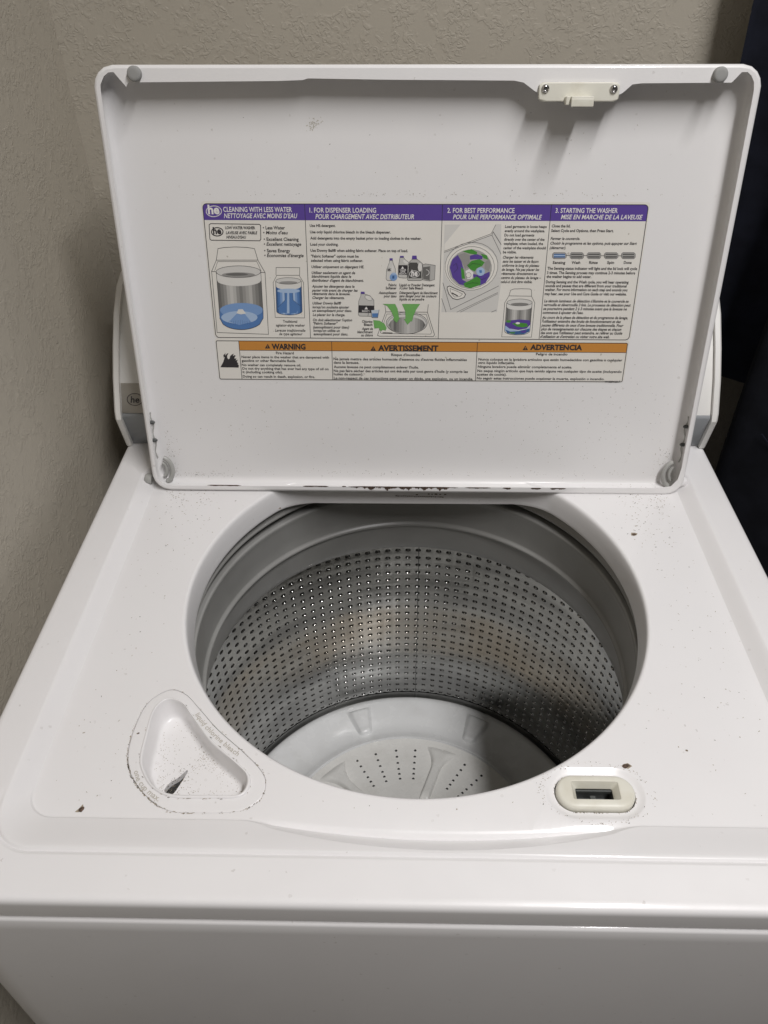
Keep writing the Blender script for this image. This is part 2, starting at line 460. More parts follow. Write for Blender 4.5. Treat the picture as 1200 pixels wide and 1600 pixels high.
  ('W', 'gasoline or other flammable fluids.', 25.79, 22.78, 84.82, 2.45, 0, 0.014, 'K'),
  ('W', 'No washer can completely remove oil.', 25.52, 27.58, 90.16, 2.46, 0, 0.014, 'K'),
  ('W', 'it (including cooking oils).', 25.69, 35.58, 69.65, 2.48, 0, 0.014, 'K'),
  ('W', 'Doing so can result in death, explosion, or fire.', 25.52, 40.56, 104.69, 2.49, 0, 0.014, 'K'),
  ('W', 'Do not dry anything that has ever had any type of oil on', 25.88, 31.57, 119.9, 2.47, 0, 0.014, 'K'),
  ('W', 'AVERTISSEMENT', 173.87, 9.71, 238.43, 5.43, 0, 0.035, 'K'),
  ('W', "Risque d'incendie", 187.97, 15.34, 218.97, 2.53, 0, 0.014, 'K'),
  ('W', "Ne jamais mettre des articles humectés d'essence ou d'autres fluides inflammables", 125.71, 20.34, 269.48, 2.54, 0, 0.014, 'K'),
  ('W', 'dans la laveuse.', 125.65, 24.3, 153.29, 2.55, 0, 0.014, 'K'),
  ('W', "Aucune laveuse ne peut complètement enlever l'huile.", 125.67, 29.13, 217.91, 2.56, 0, 0.014, 'K'),
  ('W', "Ne pas faire sécher des articles qui ont été salis par tout genre d'huile (y compris les", 125.46, 33.56, 271.27, 2.57, 0, 0.014, 'K'),
  ('W', 'huiles de cuisson).', 125.41, 37.29, 157.64, 2.58, 0, 0.014, 'K'),
  ('W', 'Le non-respect de ces instructions peut causer un décès, une explosion, ou un incendie.', 125.46, 41.75, 277.37, 2.6, 0, 0.014, 'K'),
  ('W', 'ADVERTENCIA', 336.4, 7.63, 391.53, 5.06, 0, 0.035, 'K'),
  ('W', 'Peligro de incendio', 343.11, 13.6, 376.76, 2.44, 0, 0.014, 'K'),
  ('W', 'Nunca coloque en la lavadora artículos que estén humedecidos con gasolina o cualquier', 281.94, 19.69, 435.95, 2.45, 0, 0.014, 'K'),
  ('W', 'otro líquido inflamable.', 281.85, 23.44, 321.23, 2.46, 0, 0.014, 'K'),
  ('W', 'Ninguna lavadora puede eliminar completamente el aceite.', 281.78, 27.79, 383.13, 2.47, 0, 0.014, 'K'),
  ('W', 'No seque ningún artículo que haya tenido alguna vez cualquier tipo de aceite (incluyendo', 281.49, 32.4, 436.95, 2.48, 0, 0.014, 'K'),
  ('W', 'aceites de cocina).', 281.41, 36.43, 313.32, 2.49, 0, 0.014, 'K'),
  ('W', 'No seguir estas instrucciones puede ocasionar la muerte, explosión o incendio.', 281.33, 40.72, 419.57, 2.5, 0, 0.014, 'K'),
  ('W', 'W10284126 F', 420.44, 43.46, 436.89, 1.93, 1, 0.02, 'K'),
  ('M', 'he', 4.8, 9.38, 16.3, 7.57, 0, 0.03, 'W'),
  ('M', 'he', 7.85, 28.31, 16.21, 5.82, 0, 0.03, 'K'),
  ('M', 'he', 207.64, 68.63, 214.04, 5.4, 0, 0.03, 'W'),
  ('M', 'COLOR', 195.72, 63.52, 202.23, 1.59, 0, 0.01, 'W'),
  ('M', 'SAFE', 196.47, 65.35, 201.48, 1.59, 0, 0.01, 'W'),
  ('M', 'BLEACH', 195.46, 67.08, 202.49, 1.35, 0, 0.01, 'W'),
  ('M', 'BLEACH', 156.81, 105.62, 164.78, 1.8, 0, 0.01, 'W'),
]
ART = [
  ('M','washer_drawing','K',3,0.35,'85 535 113 425 176 414 290 408 413 413 484 424 510 533'),
  ('M','washer_drawing','K',3,0.35,'85 538 510 536'),
  ('M','washer_drawing','K',3,0.35,'85 538 25 649 19 1282 566 1298 575 659 510 536'),
  ('M','washer_drawing','K',3,0.35,'25 649 67 653'),
  ('M','washer_drawing','K',3,0.35,'532 659 575 659'),
  ('M','washer_drawing','K',3,0.25,'97 552 498 550 536 645'),
  ('M','washer_drawing','K',3,0.25,'97 552 57 643'),
  ('M','washer_drawing','g8',1,0,'533 651 523 667 499 681 461 693 412 703 356 709 295 711 236 710 180 704 133 695 98 683 76 668 70 653 79 638 104 624 142 611 191 602 247 596 307 593 367 595 422 601 469 610 504 622 526 636'),
  ('M','washer_drawing','g4',2,0,'471 682 464 688 446 694 418 700 382 704 341 706 296 707 251 707 210 704 175 701 148 696 131 690 126 683 133 677 150 671 178 666 214 662 256 659 301 658 345 659 386 661 422 665 449 670 465 676'),
  ('M','washer_drawing','g2',3,0,'398 678 394 682 382 685 363 688 339 691 311 692 282 693 252 693 224 691 201 689 183 686 172 683 168 679 172 675 184 672 203 669 227 667 255 665 284 664 314 665 342 666 365 668 383 671 394 675'),
  ('M','washer_drawing','g9',1,0,'72 656 72 656 106 689 144 700 181 707 219 711 258 714 296 714 335 713 374 711 412 706 452 699 491 687 532 654 531 736 531 736 489 769 450 781 411 788 372 793 333 796 294 797 256 796 217 794 179 789 142 782 104 771 70 738'),
  ('M','washer_drawing','g2',1,0,'70 738 84 760 99 769 96 1110 80 1101 66 1078'),
  ('M','washer_drawing','g3',1,0,'99 769 115 775 131 779 127 1121 111 1116 96 1110'),
  ('M','washer_drawing','g4',1,0,'131 779 147 783 163 787 160 1129 144 1125 127 1121'),
  ('M','washer_drawing','g6',1,0,'163 787 179 789 196 791 192 1134 176 1132 160 1129'),
  ('M','washer_drawing','g7',1,0,'196 791 212 793 228 794 225 1137 209 1136 192 1134'),
  ('M','washer_drawing','g6',1,0,'228 794 245 796 261 796 258 1139 241 1138 225 1137'),
  ('M','washer_drawing','g4',1,0,'261 796 278 797 294 797 291 1139 274 1139 258 1139'),
  ('M','washer_drawing','g3',1,0,'294 797 311 796 327 796 324 1139 308 1139 291 1139'),
  ('M','washer_drawing','g4',1,0,'327 796 344 795 360 794 357 1136 341 1138 324 1139'),
  ('M','washer_drawing','g5',1,0,'360 794 377 792 394 790 391 1133 374 1135 357 1136'),
  ('M','washer_drawing','g6',1,0,'394 790 411 788 427 785 424 1127 408 1130 391 1133'),
  ('M','washer_drawing','g4',1,0,'427 785 444 782 461 778 458 1120 441 1124 424 1127'),
  ('M','washer_drawing','g3',1,0,'461 778 478 773 495 767 492 1108 475 1115 458 1120'),
  ('M','washer_drawing','g2',1,0,'495 767 512 758 531 736 528 1076 509 1099 492 1108'),
  ('M','washer_drawing','b2',2,0,'528 1044 519 1064 494 1083 456 1099 408 1111 351 1119 292 1122 232 1120 177 1112 131 1100 96 1085 75 1066 70 1046 80 1026 105 1008 143 992 191 980 247 972 307 969 365 971 420 979 466 990 501 1006 522 1024'),
  ('M','washer_drawing','b1',2,0,'69 1057 61 1121 61 1127 83 1186 110 1208 137 1223 165 1234 194 1241 222 1246 251 1249 280 1250 309 1249 339 1245 368 1240 398 1232 428 1222 459 1207 490 1184 524 1124 530 1055 530 1044 498 1081 468 1095 439 1104 409 1111 380 1116 351 1119 322 1121 293 1122 264 1122 235 1120 206 1117 178 1112 150 1106 122 1097 94 1083 70 1046'),
  ('M','washer_drawing','b3',3,0,'463 1119 455 1136 434 1153 402 1167 361 1177 314 1184 264 1187 214 1185 168 1178 129 1168 100 1154 82 1138 77 1121 86 1104 107 1088 139 1074 180 1063 227 1056 277 1054 326 1056 372 1062 411 1072 440 1086 458 1102'),
  ('M','washer_drawing','b2',4,0,'260 1067 318 1066 394 1168 262 1201 159 1164'),
  ('M','washer_drawing','g9',5,0,'243 1077 268 1035 313 1034 344 1079 290 1088'),
  ('M','washer_drawing','b0',5,0.15,'160 1153 145 1194'),
  ('M','washer_drawing','b0',5,0.15,'183 1158 171 1194'),
  ('M','washer_drawing','b0',5,0.15,'206 1159 196 1194'),
  ('M','washer_drawing','b0',5,0.15,'231 1153 222 1194'),
  ('M','washer_drawing','b0',5,0.15,'255 1148 248 1193'),
  ('M','washer_drawing','b0',5,0.15,'278 1146 274 1193'),
  ('M','washer_drawing','b0',5,0.15,'302 1150 300 1193'),
  ('M','washer_drawing','b0',5,0.15,'325 1156 325 1193'),
  ('M','washer_drawing','b0',5,0.15,'348 1158 351 1193'),
  ('M','washer_drawing','b0',5,0.15,'372 1154 377 1193'),
  ('M','washer_drawing','K',4,0.3,'533 651 523 667 499 681 461 693 412 703 356 709 295 711 236 710 180 704 133 695 98 683 76 668 70 653 79 638 104 624 142 611 191 602 247 596 307 593 367 595 422 601 469 610 504 622 526 636 533 651'),
  ('M','washer_drawing','K',3,0.3,'72 656 63 1110'),
  ('M','washer_drawing','K',3,0.3,'532 654 524 1119'),
  ('M','washer_drawing','K',4,0.4,'61 1127 92 1195 128 1219 165 1234 203 1243 241 1248 280 1250 319 1248 358 1242 398 1232 438 1217 479 1193 524 1124'),
  ('M','washer_drawing','K',3,0.3,'686 684 692 608 934 609 929 685'),
  ('M','washer_drawing','K',3,0.3,'652 759 694 686 924 685 966 758 960 1122 650 1118 652 759'),
  ('M','washer_drawing','g8',1,0,'941 741 936 750 922 758 901 765 874 770 842 774 808 775 774 774 743 771 716 766 696 759 683 751 680 743 685 734 698 726 720 719 747 714 779 710 813 709 846 710 878 713 904 718 925 725 937 733'),
  ('M','washer_drawing','g4',2,0,'903 758 900 762 890 765 875 768 855 771 833 772 808 773 784 772 761 771 742 769 727 766 718 763 715 759 718 755 728 752 743 748 763 746 786 745 810 744 835 744 857 746 876 748 891 751 900 754'),
  ('M','washer_drawing','g9',1,0,'679 746 679 746 711 767 743 774 776 777 809 778 843 777 876 773 909 766 944 744 941 791 940 793 906 813 873 820 840 823 807 824 774 824 741 821 709 814 678 794'),
  ('M','washer_drawing','b0',1,0,'678 794 687 809 698 814 690 1075 679 1069 669 1054'),
  ('M','washer_drawing','b1',1,0,'698 814 709 818 719 822 712 1082 701 1079 690 1075'),
  ('M','washer_drawing','b2',1,0,'719 822 730 824 741 826 734 1087 723 1085 712 1082'),
  ('M','washer_drawing','b3',1,0,'741 826 752 828 763 829 756 1090 745 1089 734 1087'),
  ('M','washer_drawing','b2',1,0,'763 829 774 830 785 830 778 1091 767 1091 756 1090'),
  ('M','washer_drawing','b1',1,0,'785 830 796 831 807 831 801 1092 790 1092 778 1091'),
  ('M','washer_drawing','b1',1,0,'807 831 818 830 829 830 823 1091 812 1092 801 1092'),
  ('M','washer_drawing','b2',1,0,'829 830 840 829 851 828 846 1089 834 1090 823 1091'),
  ('M','washer_drawing','b3',1,0,'851 828 862 827 873 825 868 1086 857 1088 846 1089'),
  ('M','washer_drawing','b2',1,0,'873 825 884 823 895 821 891 1081 880 1084 868 1086'),
  ('M','washer_drawing','b1',1,0,'895 821 906 818 918 813 914 1074 902 1078 891 1081'),
  ('M','washer_drawing','b0',1,0,'918 813 929 808 941 793 938 1053 925 1068 914 1074'),
  ('M','washer_drawing','b3',2,0,'924 843 920 849 908 854 889 859 864 863 835 865 805 866 774 865 746 863 722 860 703 855 692 850 689 844 693 838 705 832 724 827 749 824 777 821 808 820 838 821 867 823 891 827 909 831 921 837'),
  ('M','washer_drawing','b1',3,0,'765 864 849 864 850 937 919 1005 872 1074 713 1070 679 1017 765 937'),
  ('M','washer_drawing','b3',4,0,'791 864 812 864 803 1075 776 1075'),
  ('M','washer_drawing','K',5,0.2,'765 864 765 937 683 1017'),
  ('M','washer_drawing','K',5,0.2,'849 864 850 937 925 1000'),
  ('M','washer_drawing','K',4,0.25,'941 741 936 750 922 758 901 765 874 770 842 774 808 775 774 774 743 771 716 766 696 759 683 751 680 743 685 734 698 726 720 719 747 714 779 710 813 709 846 710 878 713 904 718 925 725 937 733 941 741'),
  ('M','washer_drawing','K',4,0.3,'679 746 669 1054 669 1054 675 1066 693 1076 722 1085 759 1090 801 1092 842 1090 880 1084 910 1075 930 1065 938 1053 944 744'),
  ('M','emblem','W',3,0.55,'183 70 179 83 170 95 156 105 140 113 121 118 100 120 81 119 63 114 48 106 37 95 31 83 30 70 34 57 43 45 56 35 73 27 92 22 112 20 132 21 149 26 164 34 175 45 182 57 183 70'),
  ('M','emblem','K',3,0.7,'180 263 176 274 170 283 159 292 147 298 132 302 117 303 102 302 88 298 77 292 69 284 64 274 63 264 67 253 73 244 84 236 96 229 111 225 126 224 141 225 154 229 166 235 174 244 179 253 180 263'),
  ('M','emblem','K',3,0.5,'62 186 550 191 563 202 555 335 542 348 53 344 40 332 46 198 62 186'),
  ('M','bottle_drawing','g8',1,0,'1852 535 1885 534 1885 547 1913 619 1913 718 1900 734 1831 734 1818 718 1822 632 1851 553'),
  ('M','bottle_drawing','K',4,0.25,'1852 535 1885 534 1885 547 1913 619 1913 718 1900 734 1831 734 1818 718 1822 632 1851 553 1852 535'),
  ('M','bottle_drawing','g7',1,0,'1958 506 1997 506 2013 528 2047 552 2057 601 2039 699 2020 709 1957 705 1941 693 1942 601'),
  ('M','bottle_drawing','K',4,0.25,'1958 506 1997 506 2013 528 2047 552 2057 601 2039 699 2020 709 1957 705 1941 693 1942 601 1958 506'),
  ('M','bottle_drawing','g6',1,0,'2082 522 2132 521 2188 564 2197 624 2190 723 2177 733 2045 733 2035 717 2035 601 2057 546'),
  ('M','bottle_drawing','K',4,0.25,'2082 522 2132 521 2188 564 2197 624 2190 723 2177 733 2045 733 2035 717 2035 601 2057 546 2082 522'),
  ('M','bottle_drawing','u',2,0,'1853 513 1885 513 1885 536 1853 536'),
  ('M','bottle_drawing','u',2,0,'1958 490 1997 489 1997 507 1958 508'),
  ('M','bottle_drawing','u',2,0,'2082 487 2126 486 2132 523 2079 523'),
  ('M','bottle_drawing','K',2,0,'1945 580 2035 580 2035 677 1945 675'),
  ('M','bottle_drawing','W',3,0,'1986 591 2002 615 1971 616'),
  ('M','bottle_drawing','g1',2,0,'2057 554 2132 554 2176 618 2181 710 2048 711 2047 601'),
  ('M','bottle_drawing','g9',3,0,'2185 600 2184 611 2182 621 2179 630 2174 637 2169 641 2164 643 2158 641 2153 637 2149 630 2145 622 2143 611 2142 600 2143 589 2145 579 2148 570 2152 563 2158 559 2163 558 2169 559 2174 563 2178 570 2182 579 2184 589'),
  ('M','bottle_drawing','g9',3,0,'2047 558 2044 562 2039 565 2033 567 2026 567 2019 566 2011 564 2005 560 1999 555 1995 550 1992 544 1991 539 1993 534 1996 530 2000 527 2007 525 2013 525 2021 526 2028 528 2035 532 2041 537 2045 542 2047 548 2048 553'),
  ('M','bottle_drawing','W',4,0.4,'2158 667 2156 676 2151 683 2143 690 2133 695 2121 699 2108 700 2095 699 2083 696 2072 690 2064 684 2059 676 2057 668 2059 660 2064 652 2072 645 2082 640 2094 637 2107 636 2120 637 2133 640 2143 645 2151 652 2156 659 2158 667'),
  ('M','bottle_drawing','K',3,0.5,'1848 608 1848 644'),
  ('M','bottle_drawing','K',3,0.5,'1832 620 1866 636'),
  ('M','bottle_drawing','K',3,0.5,'1866 616 1832 638'),
  ('M','bottle_drawing','g9',2,0,'1895 613 1894 622 1893 631 1892 638 1890 643 1887 647 1884 648 1882 647 1879 643 1877 638 1876 631 1875 622 1875 614 1875 605 1876 596 1878 589 1880 584 1882 581 1885 579 1888 580 1890 584 1892 589 1893 596 1894 605'),
  ('M','bottle_drawing','b2',5,0,'1933 699 1932 709 1928 718 1922 726 1913 732 1904 736 1894 738 1884 736 1874 733 1866 727 1860 719 1856 709 1855 700 1857 690 1861 680 1867 672 1875 666 1884 663 1894 661 1904 662 1914 666 1922 672 1928 680 1932 689'),
  ('M','bottle_drawing','b0',6,0,'1882 685 1903 685 1903 714 1881 714'),
  ('M','bottle_drawing','b3',6,0,'1922 665 1921 667 1919 670 1915 672 1909 673 1903 674 1897 675 1890 674 1884 673 1879 672 1875 670 1873 668 1872 665 1873 662 1875 660 1879 658 1884 656 1890 655 1897 655 1903 655 1909 656 1915 658 1919 660 1921 662'),
  ('M','bottle_drawing','g6',0.5,0,'2188 576 2219 566 2319 581 2315 722 2265 737 2190 725'),
  ('M','bottle_drawing','g2',1,0,'2197 600 2263 590 2262 729 2198 717'),
  ('M','bottle_drawing','K',4,0.25,'2188 576 2219 566 2319 581 2315 722 2265 737 2190 725 2188 576'),
  ('M','bottle_drawing','K',3,0.2,'2267 588 2265 737'),
  ('M','bottle_drawing','W',4,0.4,'2228 624 2238 626 2246 631 2252 637 2256 644 2258 652 2257 660 2253 668 2247 674 2239 679 2229 681'),
  ('M','bottle_drawing','g7',1,0,'1556 870 1594 870 1651 889 1691 933 1695 1087 1679 1102 1541 1100 1527 1085 1533 946 1556 889'),
  ('M','bottle_drawing','K',4,0.25,'1556 870 1594 870 1651 889 1691 933 1695 1087 1679 1102 1541 1100 1527 1085 1533 946 1556 889 1556 870'),
  ('M','bottle_drawing','u',2,0,'1557 848 1595 848 1597 871 1555 872'),
  ('M','bottle_drawing','g9',2,0,'1671 929 1667 934 1661 937 1653 938 1644 937 1634 935 1624 931 1615 925 1608 918 1602 911 1599 904 1598 897 1600 892 1604 887 1610 884 1618 883 1627 884 1637 886 1647 890 1656 896 1663 902 1669 910 1672 917 1673 923'),
  ('M','bottle_drawing','K',4,0.2,'1671 929 1667 934 1661 937 1653 938 1644 937 1634 935 1624 931 1615 925 1608 918 1602 911 1599 904 1598 897 1600 892 1604 887 1610 884 1618 883 1627 884 1637 886 1647 890 1656 896 1663 902 1669 910 1672 917 1673 923 1671 929'),
  ('M','bottle_drawing','K',2,0,'1531 987 1695 990 1694 1068 1529 1064'),
  ('M','bottle_drawing','W',3,0,'1611 1000 1629 1029 1592 1029'),
  ('M','bottle_drawing','b4',5,0,'1661 1038 1746 1032 1730 1115 1670 1115'),
  ('M','bottle_drawing','b1',6,0,'1671 1071 1736 1068 1729 1110 1675 1110'),
  ('M','bottle_drawing','K',7,0.3,'1746 1032 1730 1115 1670 1115 1661 1038 1635 1048 1628 1100'),
  ('M','loading_drawing','K',3,0.35,'1815 1054 2251 1055 2332 1292 2320 1312 1747 1311 1727 1302 1815 1054'),
  ('M','loading_drawing','K',3,0.25,'1827 1076 2239 1077 2303 1269 2287 1286 1773 1282 1758 1272 1827 1076'),
  ('M','loading_drawing','K',3,0.3,'1815 1054 1805 977'),
  ('M','loading_drawing','K',3,0.3,'2251 1055 2258 975'),
  ('M','loading_drawing','g8',1,0,'2253 1168 2246 1198 2224 1226 2190 1250 2145 1268 2093 1280 2036 1285 1979 1281 1927 1270 1882 1251 1847 1228 1826 1200 1819 1170 1826 1141 1848 1113 1883 1089 1928 1071 1980 1059 2036 1055 2091 1059 2143 1070 2188 1088 2223 1111 2245 1138'),
  ('M','loading_drawing','K',4,0.3,'2253 1168 2246 1198 2224 1226 2190 1250 2145 1268 2093 1280 2036 1285 1979 1281 1927 1270 1882 1251 1847 1228 1826 1200 1819 1170 1826 1141 1848 1113 1883 1089 1928 1071 1980 1059 2036 1055 2091 1059 2143 1070 2188 1088 2223 1111 2245 1138 2253 1168'),
  ('M','loading_drawing','K',4,0.2,'2242 1177 2236 1205 2216 1231 2184 1253 2141 1271 2092 1282 2039 1286 1985 1282 1936 1272 1894 1255 1861 1233 1841 1207 1834 1179 1841 1152 1862 1126 1894 1104 1937 1087 1986 1076 2038 1072 2091 1075 2140 1086 2182 1102 2215 1124 2235 1150 2242 1177'),
  ('M','loading_drawing','g3',2,0,'1842 1192 1870 1148 1870 1237 1842 1192'),
  ('M','loading_drawing','g4',2,0,'1870 1148 1898 1132 1898 1253 1870 1237'),
  ('M','loading_drawing','g2',2,0,'1898 1132 1926 1121 1926 1263 1898 1253'),
  ('M','loading_drawing','g3',2,0,'1926 1121 1954 1114 1954 1270 1926 1263'),
  ('M','loading_drawing','g4',2,0,'1954 1114 1982 1109 1982 1275 1954 1270'),
  ('M','loading_drawing','g5',2,0,'1982 1109 2010 1107 2010 1277 1982 1275'),
  ('M','loading_drawing','g6',2,0,'2010 1107 2038 1106 2039 1278 2010 1277'),
  ('M','loading_drawing','g7',2,0,'2038 1106 2066 1106 2067 1277 2039 1278'),
  ('M','loading_drawing','g6',2,0,'2066 1106 2094 1109 2095 1274 2067 1277'),
  ('M','loading_drawing','g6',2,0,'2094 1109 2122 1113 2123 1269 2095 1274'),
  ('M','loading_drawing','g5',2,0,'2122 1113 2150 1120 2151 1262 2123 1269'),
  ('M','loading_drawing','g4',2,0,'2150 1120 2178 1130 2179 1251 2151 1262'),
  ('M','loading_drawing','g3',2,0,'2178 1130 2206 1146 2207 1235 2179 1251'),
  ('M','loading_drawing','g2',2,0,'2206 1146 2235 1190 2235 1190 2207 1235'),
  ('M','loading_drawing','e1',5,0,'1784 973 1912 973 1937 1021 1953 1114 1966 1111 1930 1168 1889 1127 1904 1118 1873 1047 1828 990'),
  ('M','loading_drawing','e0',6,0.15,'1784 973 1912 973 1937 1021 1953 1114 1966 1111 1930 1168 1889 1127 1904 1118 1873 1047 1828 990 1784 973'),
  ('M','loading_drawing','e1',5,0,'1986 972 2171 971 2129 1033 2104 1097 2091 1152 2078 1149 2044 1186 2007 1130 2023 1126 2020 1046'),
  ('M','loading_drawing','e0',6,0.15,'1986 972 2171 971 2129 1033 2104 1097 2091 1152 2078 1149 2044 1186 2007 1130 2023 1126 2020 1046 1986 972'),
  ('M','loading_drawing','e1',5,0,'1685 1141 1749 1148 1801 1179 1823 1223 1813 1249 1784 1242 1761 1258 1743 1223 1696 1227'),
  ('M','loading_drawing','e0',6,0.15,'1685 1141 1749 1148 1801 1179 1823 1223 1813 1249 1784 1242 1761 1258 1743 1223 1696 1227 1685 1141'),
  ('M','loading_drawing','K',3,0.6,'1784 1274 1884 1276'),
  ('M','basket_drawing','g8',0.3,0,'2399 189 2961 182 2996 782 2975 1051 2397 1054 2403 784'),
  ('M','basket_drawing','L',0.6,0,'2560 186 2906 182 2871 282 2405 452 2405 373'),
  ('M','basket_drawing','K',3,0.3,'2405 442 2866 274 2906 189'),
  ('M','basket_drawing','K',3,0.3,'2405 454 2874 286 2978 469'),
  ('M','basket_drawing','K',3,0.4,'2885 255 2972 376'),
  ('M','basket_drawing','K',3,0.3,'2874 286 2885 255'),
  ('M','basket_drawing','L',1,0,'2950 562 2952 621 2936 679 2903 733 2854 777 2793 809 2724 827 2652 829 2582 816 2519 788 2468 746 2432 696 2412 638 2412 579 2430 522 2464 470 2513 427 2574 396 2641 379 2711 377 2779 390 2841 417 2892 456 2929 506'),
  ('M','basket_drawing','K',4,0.25,'2951 550 2954 612 2939 673 2906 728 2858 773 2798 807 2730 825 2659 827 2590 812 2527 782 2476 739 2440 686 2420 626 2419 564 2436 504 2470 451 2518 407 2578 375 2644 358 2713 356 2781 370 2842 398 2893 440 2930 492 2951 550'),
  ('M','basket_drawing','K',4,0.25,'2916 567 2919 621 2905 674 2876 722 2833 762 2780 791 2720 807 2657 808 2596 796 2541 770 2495 732 2463 686 2446 634 2445 580 2460 527 2490 480 2533 442 2586 414 2645 398 2706 397 2766 409 2820 434 2865 470 2898 516 2916 567'),
  ('M','basket_drawing','g5',2,0,'2892 580 2894 629 2881 678 2855 722 2816 758 2767 785 2712 800 2654 801 2599 790 2548 766 2507 731 2477 689 2462 641 2461 591 2474 543 2502 500 2541 464 2589 439 2643 425 2699 423 2754 435 2804 458 2845 491 2875 533'),
  ('M','basket_drawing','u',3,0,'2466 601 2489 521 2544 476 2576 520 2605 611 2601 722 2641 742 2648 783 2569 768 2499 702'),
  ('M','basket_drawing','u',3,0,'2662 485 2733 468 2795 490 2791 520 2714 520 2669 525'),
  ('M','basket_drawing','u',3,0,'2700 661 2783 681 2874 640 2877 685 2839 752 2778 783 2723 722'),
  ('M','basket_drawing','e2',4,0,'2640 580 2684 535 2766 518 2818 549 2794 585 2739 610 2725 640 2677 620'),
  ('M','basket_drawing','e2',4,0,'2589 441 2680 421 2737 450 2733 475 2661 465 2630 456'),
  ('M','basket_drawing','e2',4,0,'2615 758 2692 722 2742 689 2785 711 2788 772 2685 809 2627 794'),
  ('M','basket_drawing','e2',4,0,'2773 465 2835 480 2853 524 2806 510'),
  ('M','basket_drawing','e2',4,0,'2579 596 2610 621 2627 712 2593 712'),
  ('M','basket_drawing','g4',4,0,'2544 481 2610 456 2667 480 2665 560 2626 621 2595 560'),
  ('M','basket_drawing','g4',4,0,'2818 549 2858 519 2883 569 2864 640 2821 610'),
  ('M','basket_drawing','W',5,0,'2627 636 2667 615 2710 650 2702 711 2650 717'),
  ('M','basket_drawing','L',6,0,'2687 676 2686 682 2684 689 2680 694 2675 698 2669 701 2662 701 2655 701 2649 698 2643 694 2639 689 2636 683 2635 676 2636 670 2638 663 2642 658 2647 654 2653 652 2660 651 2667 652 2673 654 2679 658 2683 663 2686 669'),
  ('M','basket_drawing','K',7,0.2,'2687 676 2686 682 2684 689 2680 694 2675 698 2669 701 2662 701 2655 701 2649 698 2643 694 2639 689 2636 683 2635 676 2636 670 2638 663 2642 658 2647 654 2653 652 2660 651 2667 652 2673 654 2679 658 2683 663 2686 669 2687 676'),
  ('M','basket_drawing','b3',6,0,'2825 640 2824 651 2820 661 2814 670 2805 677 2795 681 2783 683 2772 681 2761 677 2752 670 2745 661 2740 651 2738 640 2739 629 2743 619 2749 610 2758 603 2768 599 2780 598 2791 599 2801 603 2811 610 2818 619 2823 629'),
  ('M','basket_drawing','b1',7,0,'2765 628 2791 624 2797 652 2774 655'),
  ('M','basket_drawing','K',8,0.2,'2501 581 2531 561 2548 611 2513 651'),
  ('M','basket_drawing','K',8,0.2,'2646 600 2696 560 2778 570'),
  ('M','basket_drawing','K',8,0.2,'2642 768 2704 752 2766 757'),
  ('M','basket_drawing','K',8,0.2,'2742 681 2796 721 2846 701'),
  ('M','basket_drawing','K',3,0.3,'2402 754 2493 1026 2975 784'),
  ('M','basket_drawing','K',3,0.25,'2557 1053 2971 849'),
  ('M','basket_drawing','K',3,0.25,'2594 1053 2971 862'),
  ('M','basket_drawing','K',3,0.3,'2395 914 2446 1054'),
  ('M','basket_drawing','K',3,0.3,'2919 1051 2968 1028'),
  ('M','basket_drawing','L',1,0,'2450 794 2471 786 2539 815 2619 845 2640 871 2626 902 2558 924 2511 913 2468 867 2447 815'),
  ('M','basket_drawing','K',4,0.5,'2450 794 2471 786 2539 815 2619 845 2640 871 2626 902 2558 924 2511 913 2468 867 2447 815 2450 794'),
  ('M','basket_drawing','K',4,0.25,'2477 810 2556 840 2609 866 2584 892 2526 898 2483 846 2477 810'),
  ('M','basket_drawing','K',3,0.8,'2499 856 2557 885'),
  ('M','small_washer_drawing','K',3,0.3,'3088 883 3101 826 3133 813 3216 810 3299 812 3316 825 3321 885'),
  ('M','small_washer_drawing','K',3,0.3,'3088 883 3321 885'),
  ('M','small_washer_drawing','K',3,0.3,'3088 883 3050 954 3043 1311 3357 1312 3360 952 3321 885'),
  ('M','small_washer_drawing','g8',1,0,'3334 949 3330 958 3318 967 3298 975 3271 980 3239 984 3205 986 3171 984 3139 981 3112 976 3091 968 3077 960 3072 950 3076 941 3088 933 3109 925 3135 919 3167 916 3200 914 3234 915 3266 919 3294 924 3315 932 3329 940'),
  ('M','small_washer_drawing','g3',2,0,'3299 967 3296 971 3287 975 3272 978 3253 980 3231 982 3207 982 3183 982 3161 981 3142 978 3127 975 3117 972 3114 968 3117 964 3126 961 3140 958 3159 955 3181 954 3205 953 3229 953 3252 955 3271 957 3286 960 3295 963'),
  ('M','small_washer_drawing','g9',1,0,'3073 956 3073 956 3107 976 3140 983 3173 986 3206 987 3238 985 3270 982 3302 975 3333 954 3334 996 3332 996 3302 1018 3270 1024 3238 1028 3205 1029 3173 1028 3140 1025 3107 1018 3074 998'),
  ('M','small_washer_drawing','g2',1,0,'3074 998 3084 1009 3093 1014 3094 1174 3084 1169 3074 1157'),
  ('M','small_washer_drawing','g3',1,0,'3093 1014 3103 1017 3112 1020 3113 1180 3103 1177 3094 1174'),
  ('M','small_washer_drawing','g4',1,0,'3112 1020 3122 1022 3131 1023 3132 1183 3122 1182 3113 1180'),
  ('M','small_washer_drawing','g6',1,0,'3131 1023 3140 1025 3150 1026 3151 1186 3141 1185 3132 1183'),
  ('M','small_washer_drawing','g7',1,0,'3150 1026 3159 1027 3168 1028 3170 1188 3160 1187 3151 1186'),
  ('M','small_washer_drawing','g6',1,0,'3168 1028 3177 1028 3187 1029 3189 1189 3179 1188 3170 1188'),
  ('M','small_washer_drawing','g4',1,0,'3187 1029 3196 1029 3205 1029 3207 1189 3198 1189 3189 1189'),
  ('M','small_washer_drawing','g3',1,0,'3205 1029 3215 1029 3224 1028 3226 1188 3217 1189 3207 1189'),
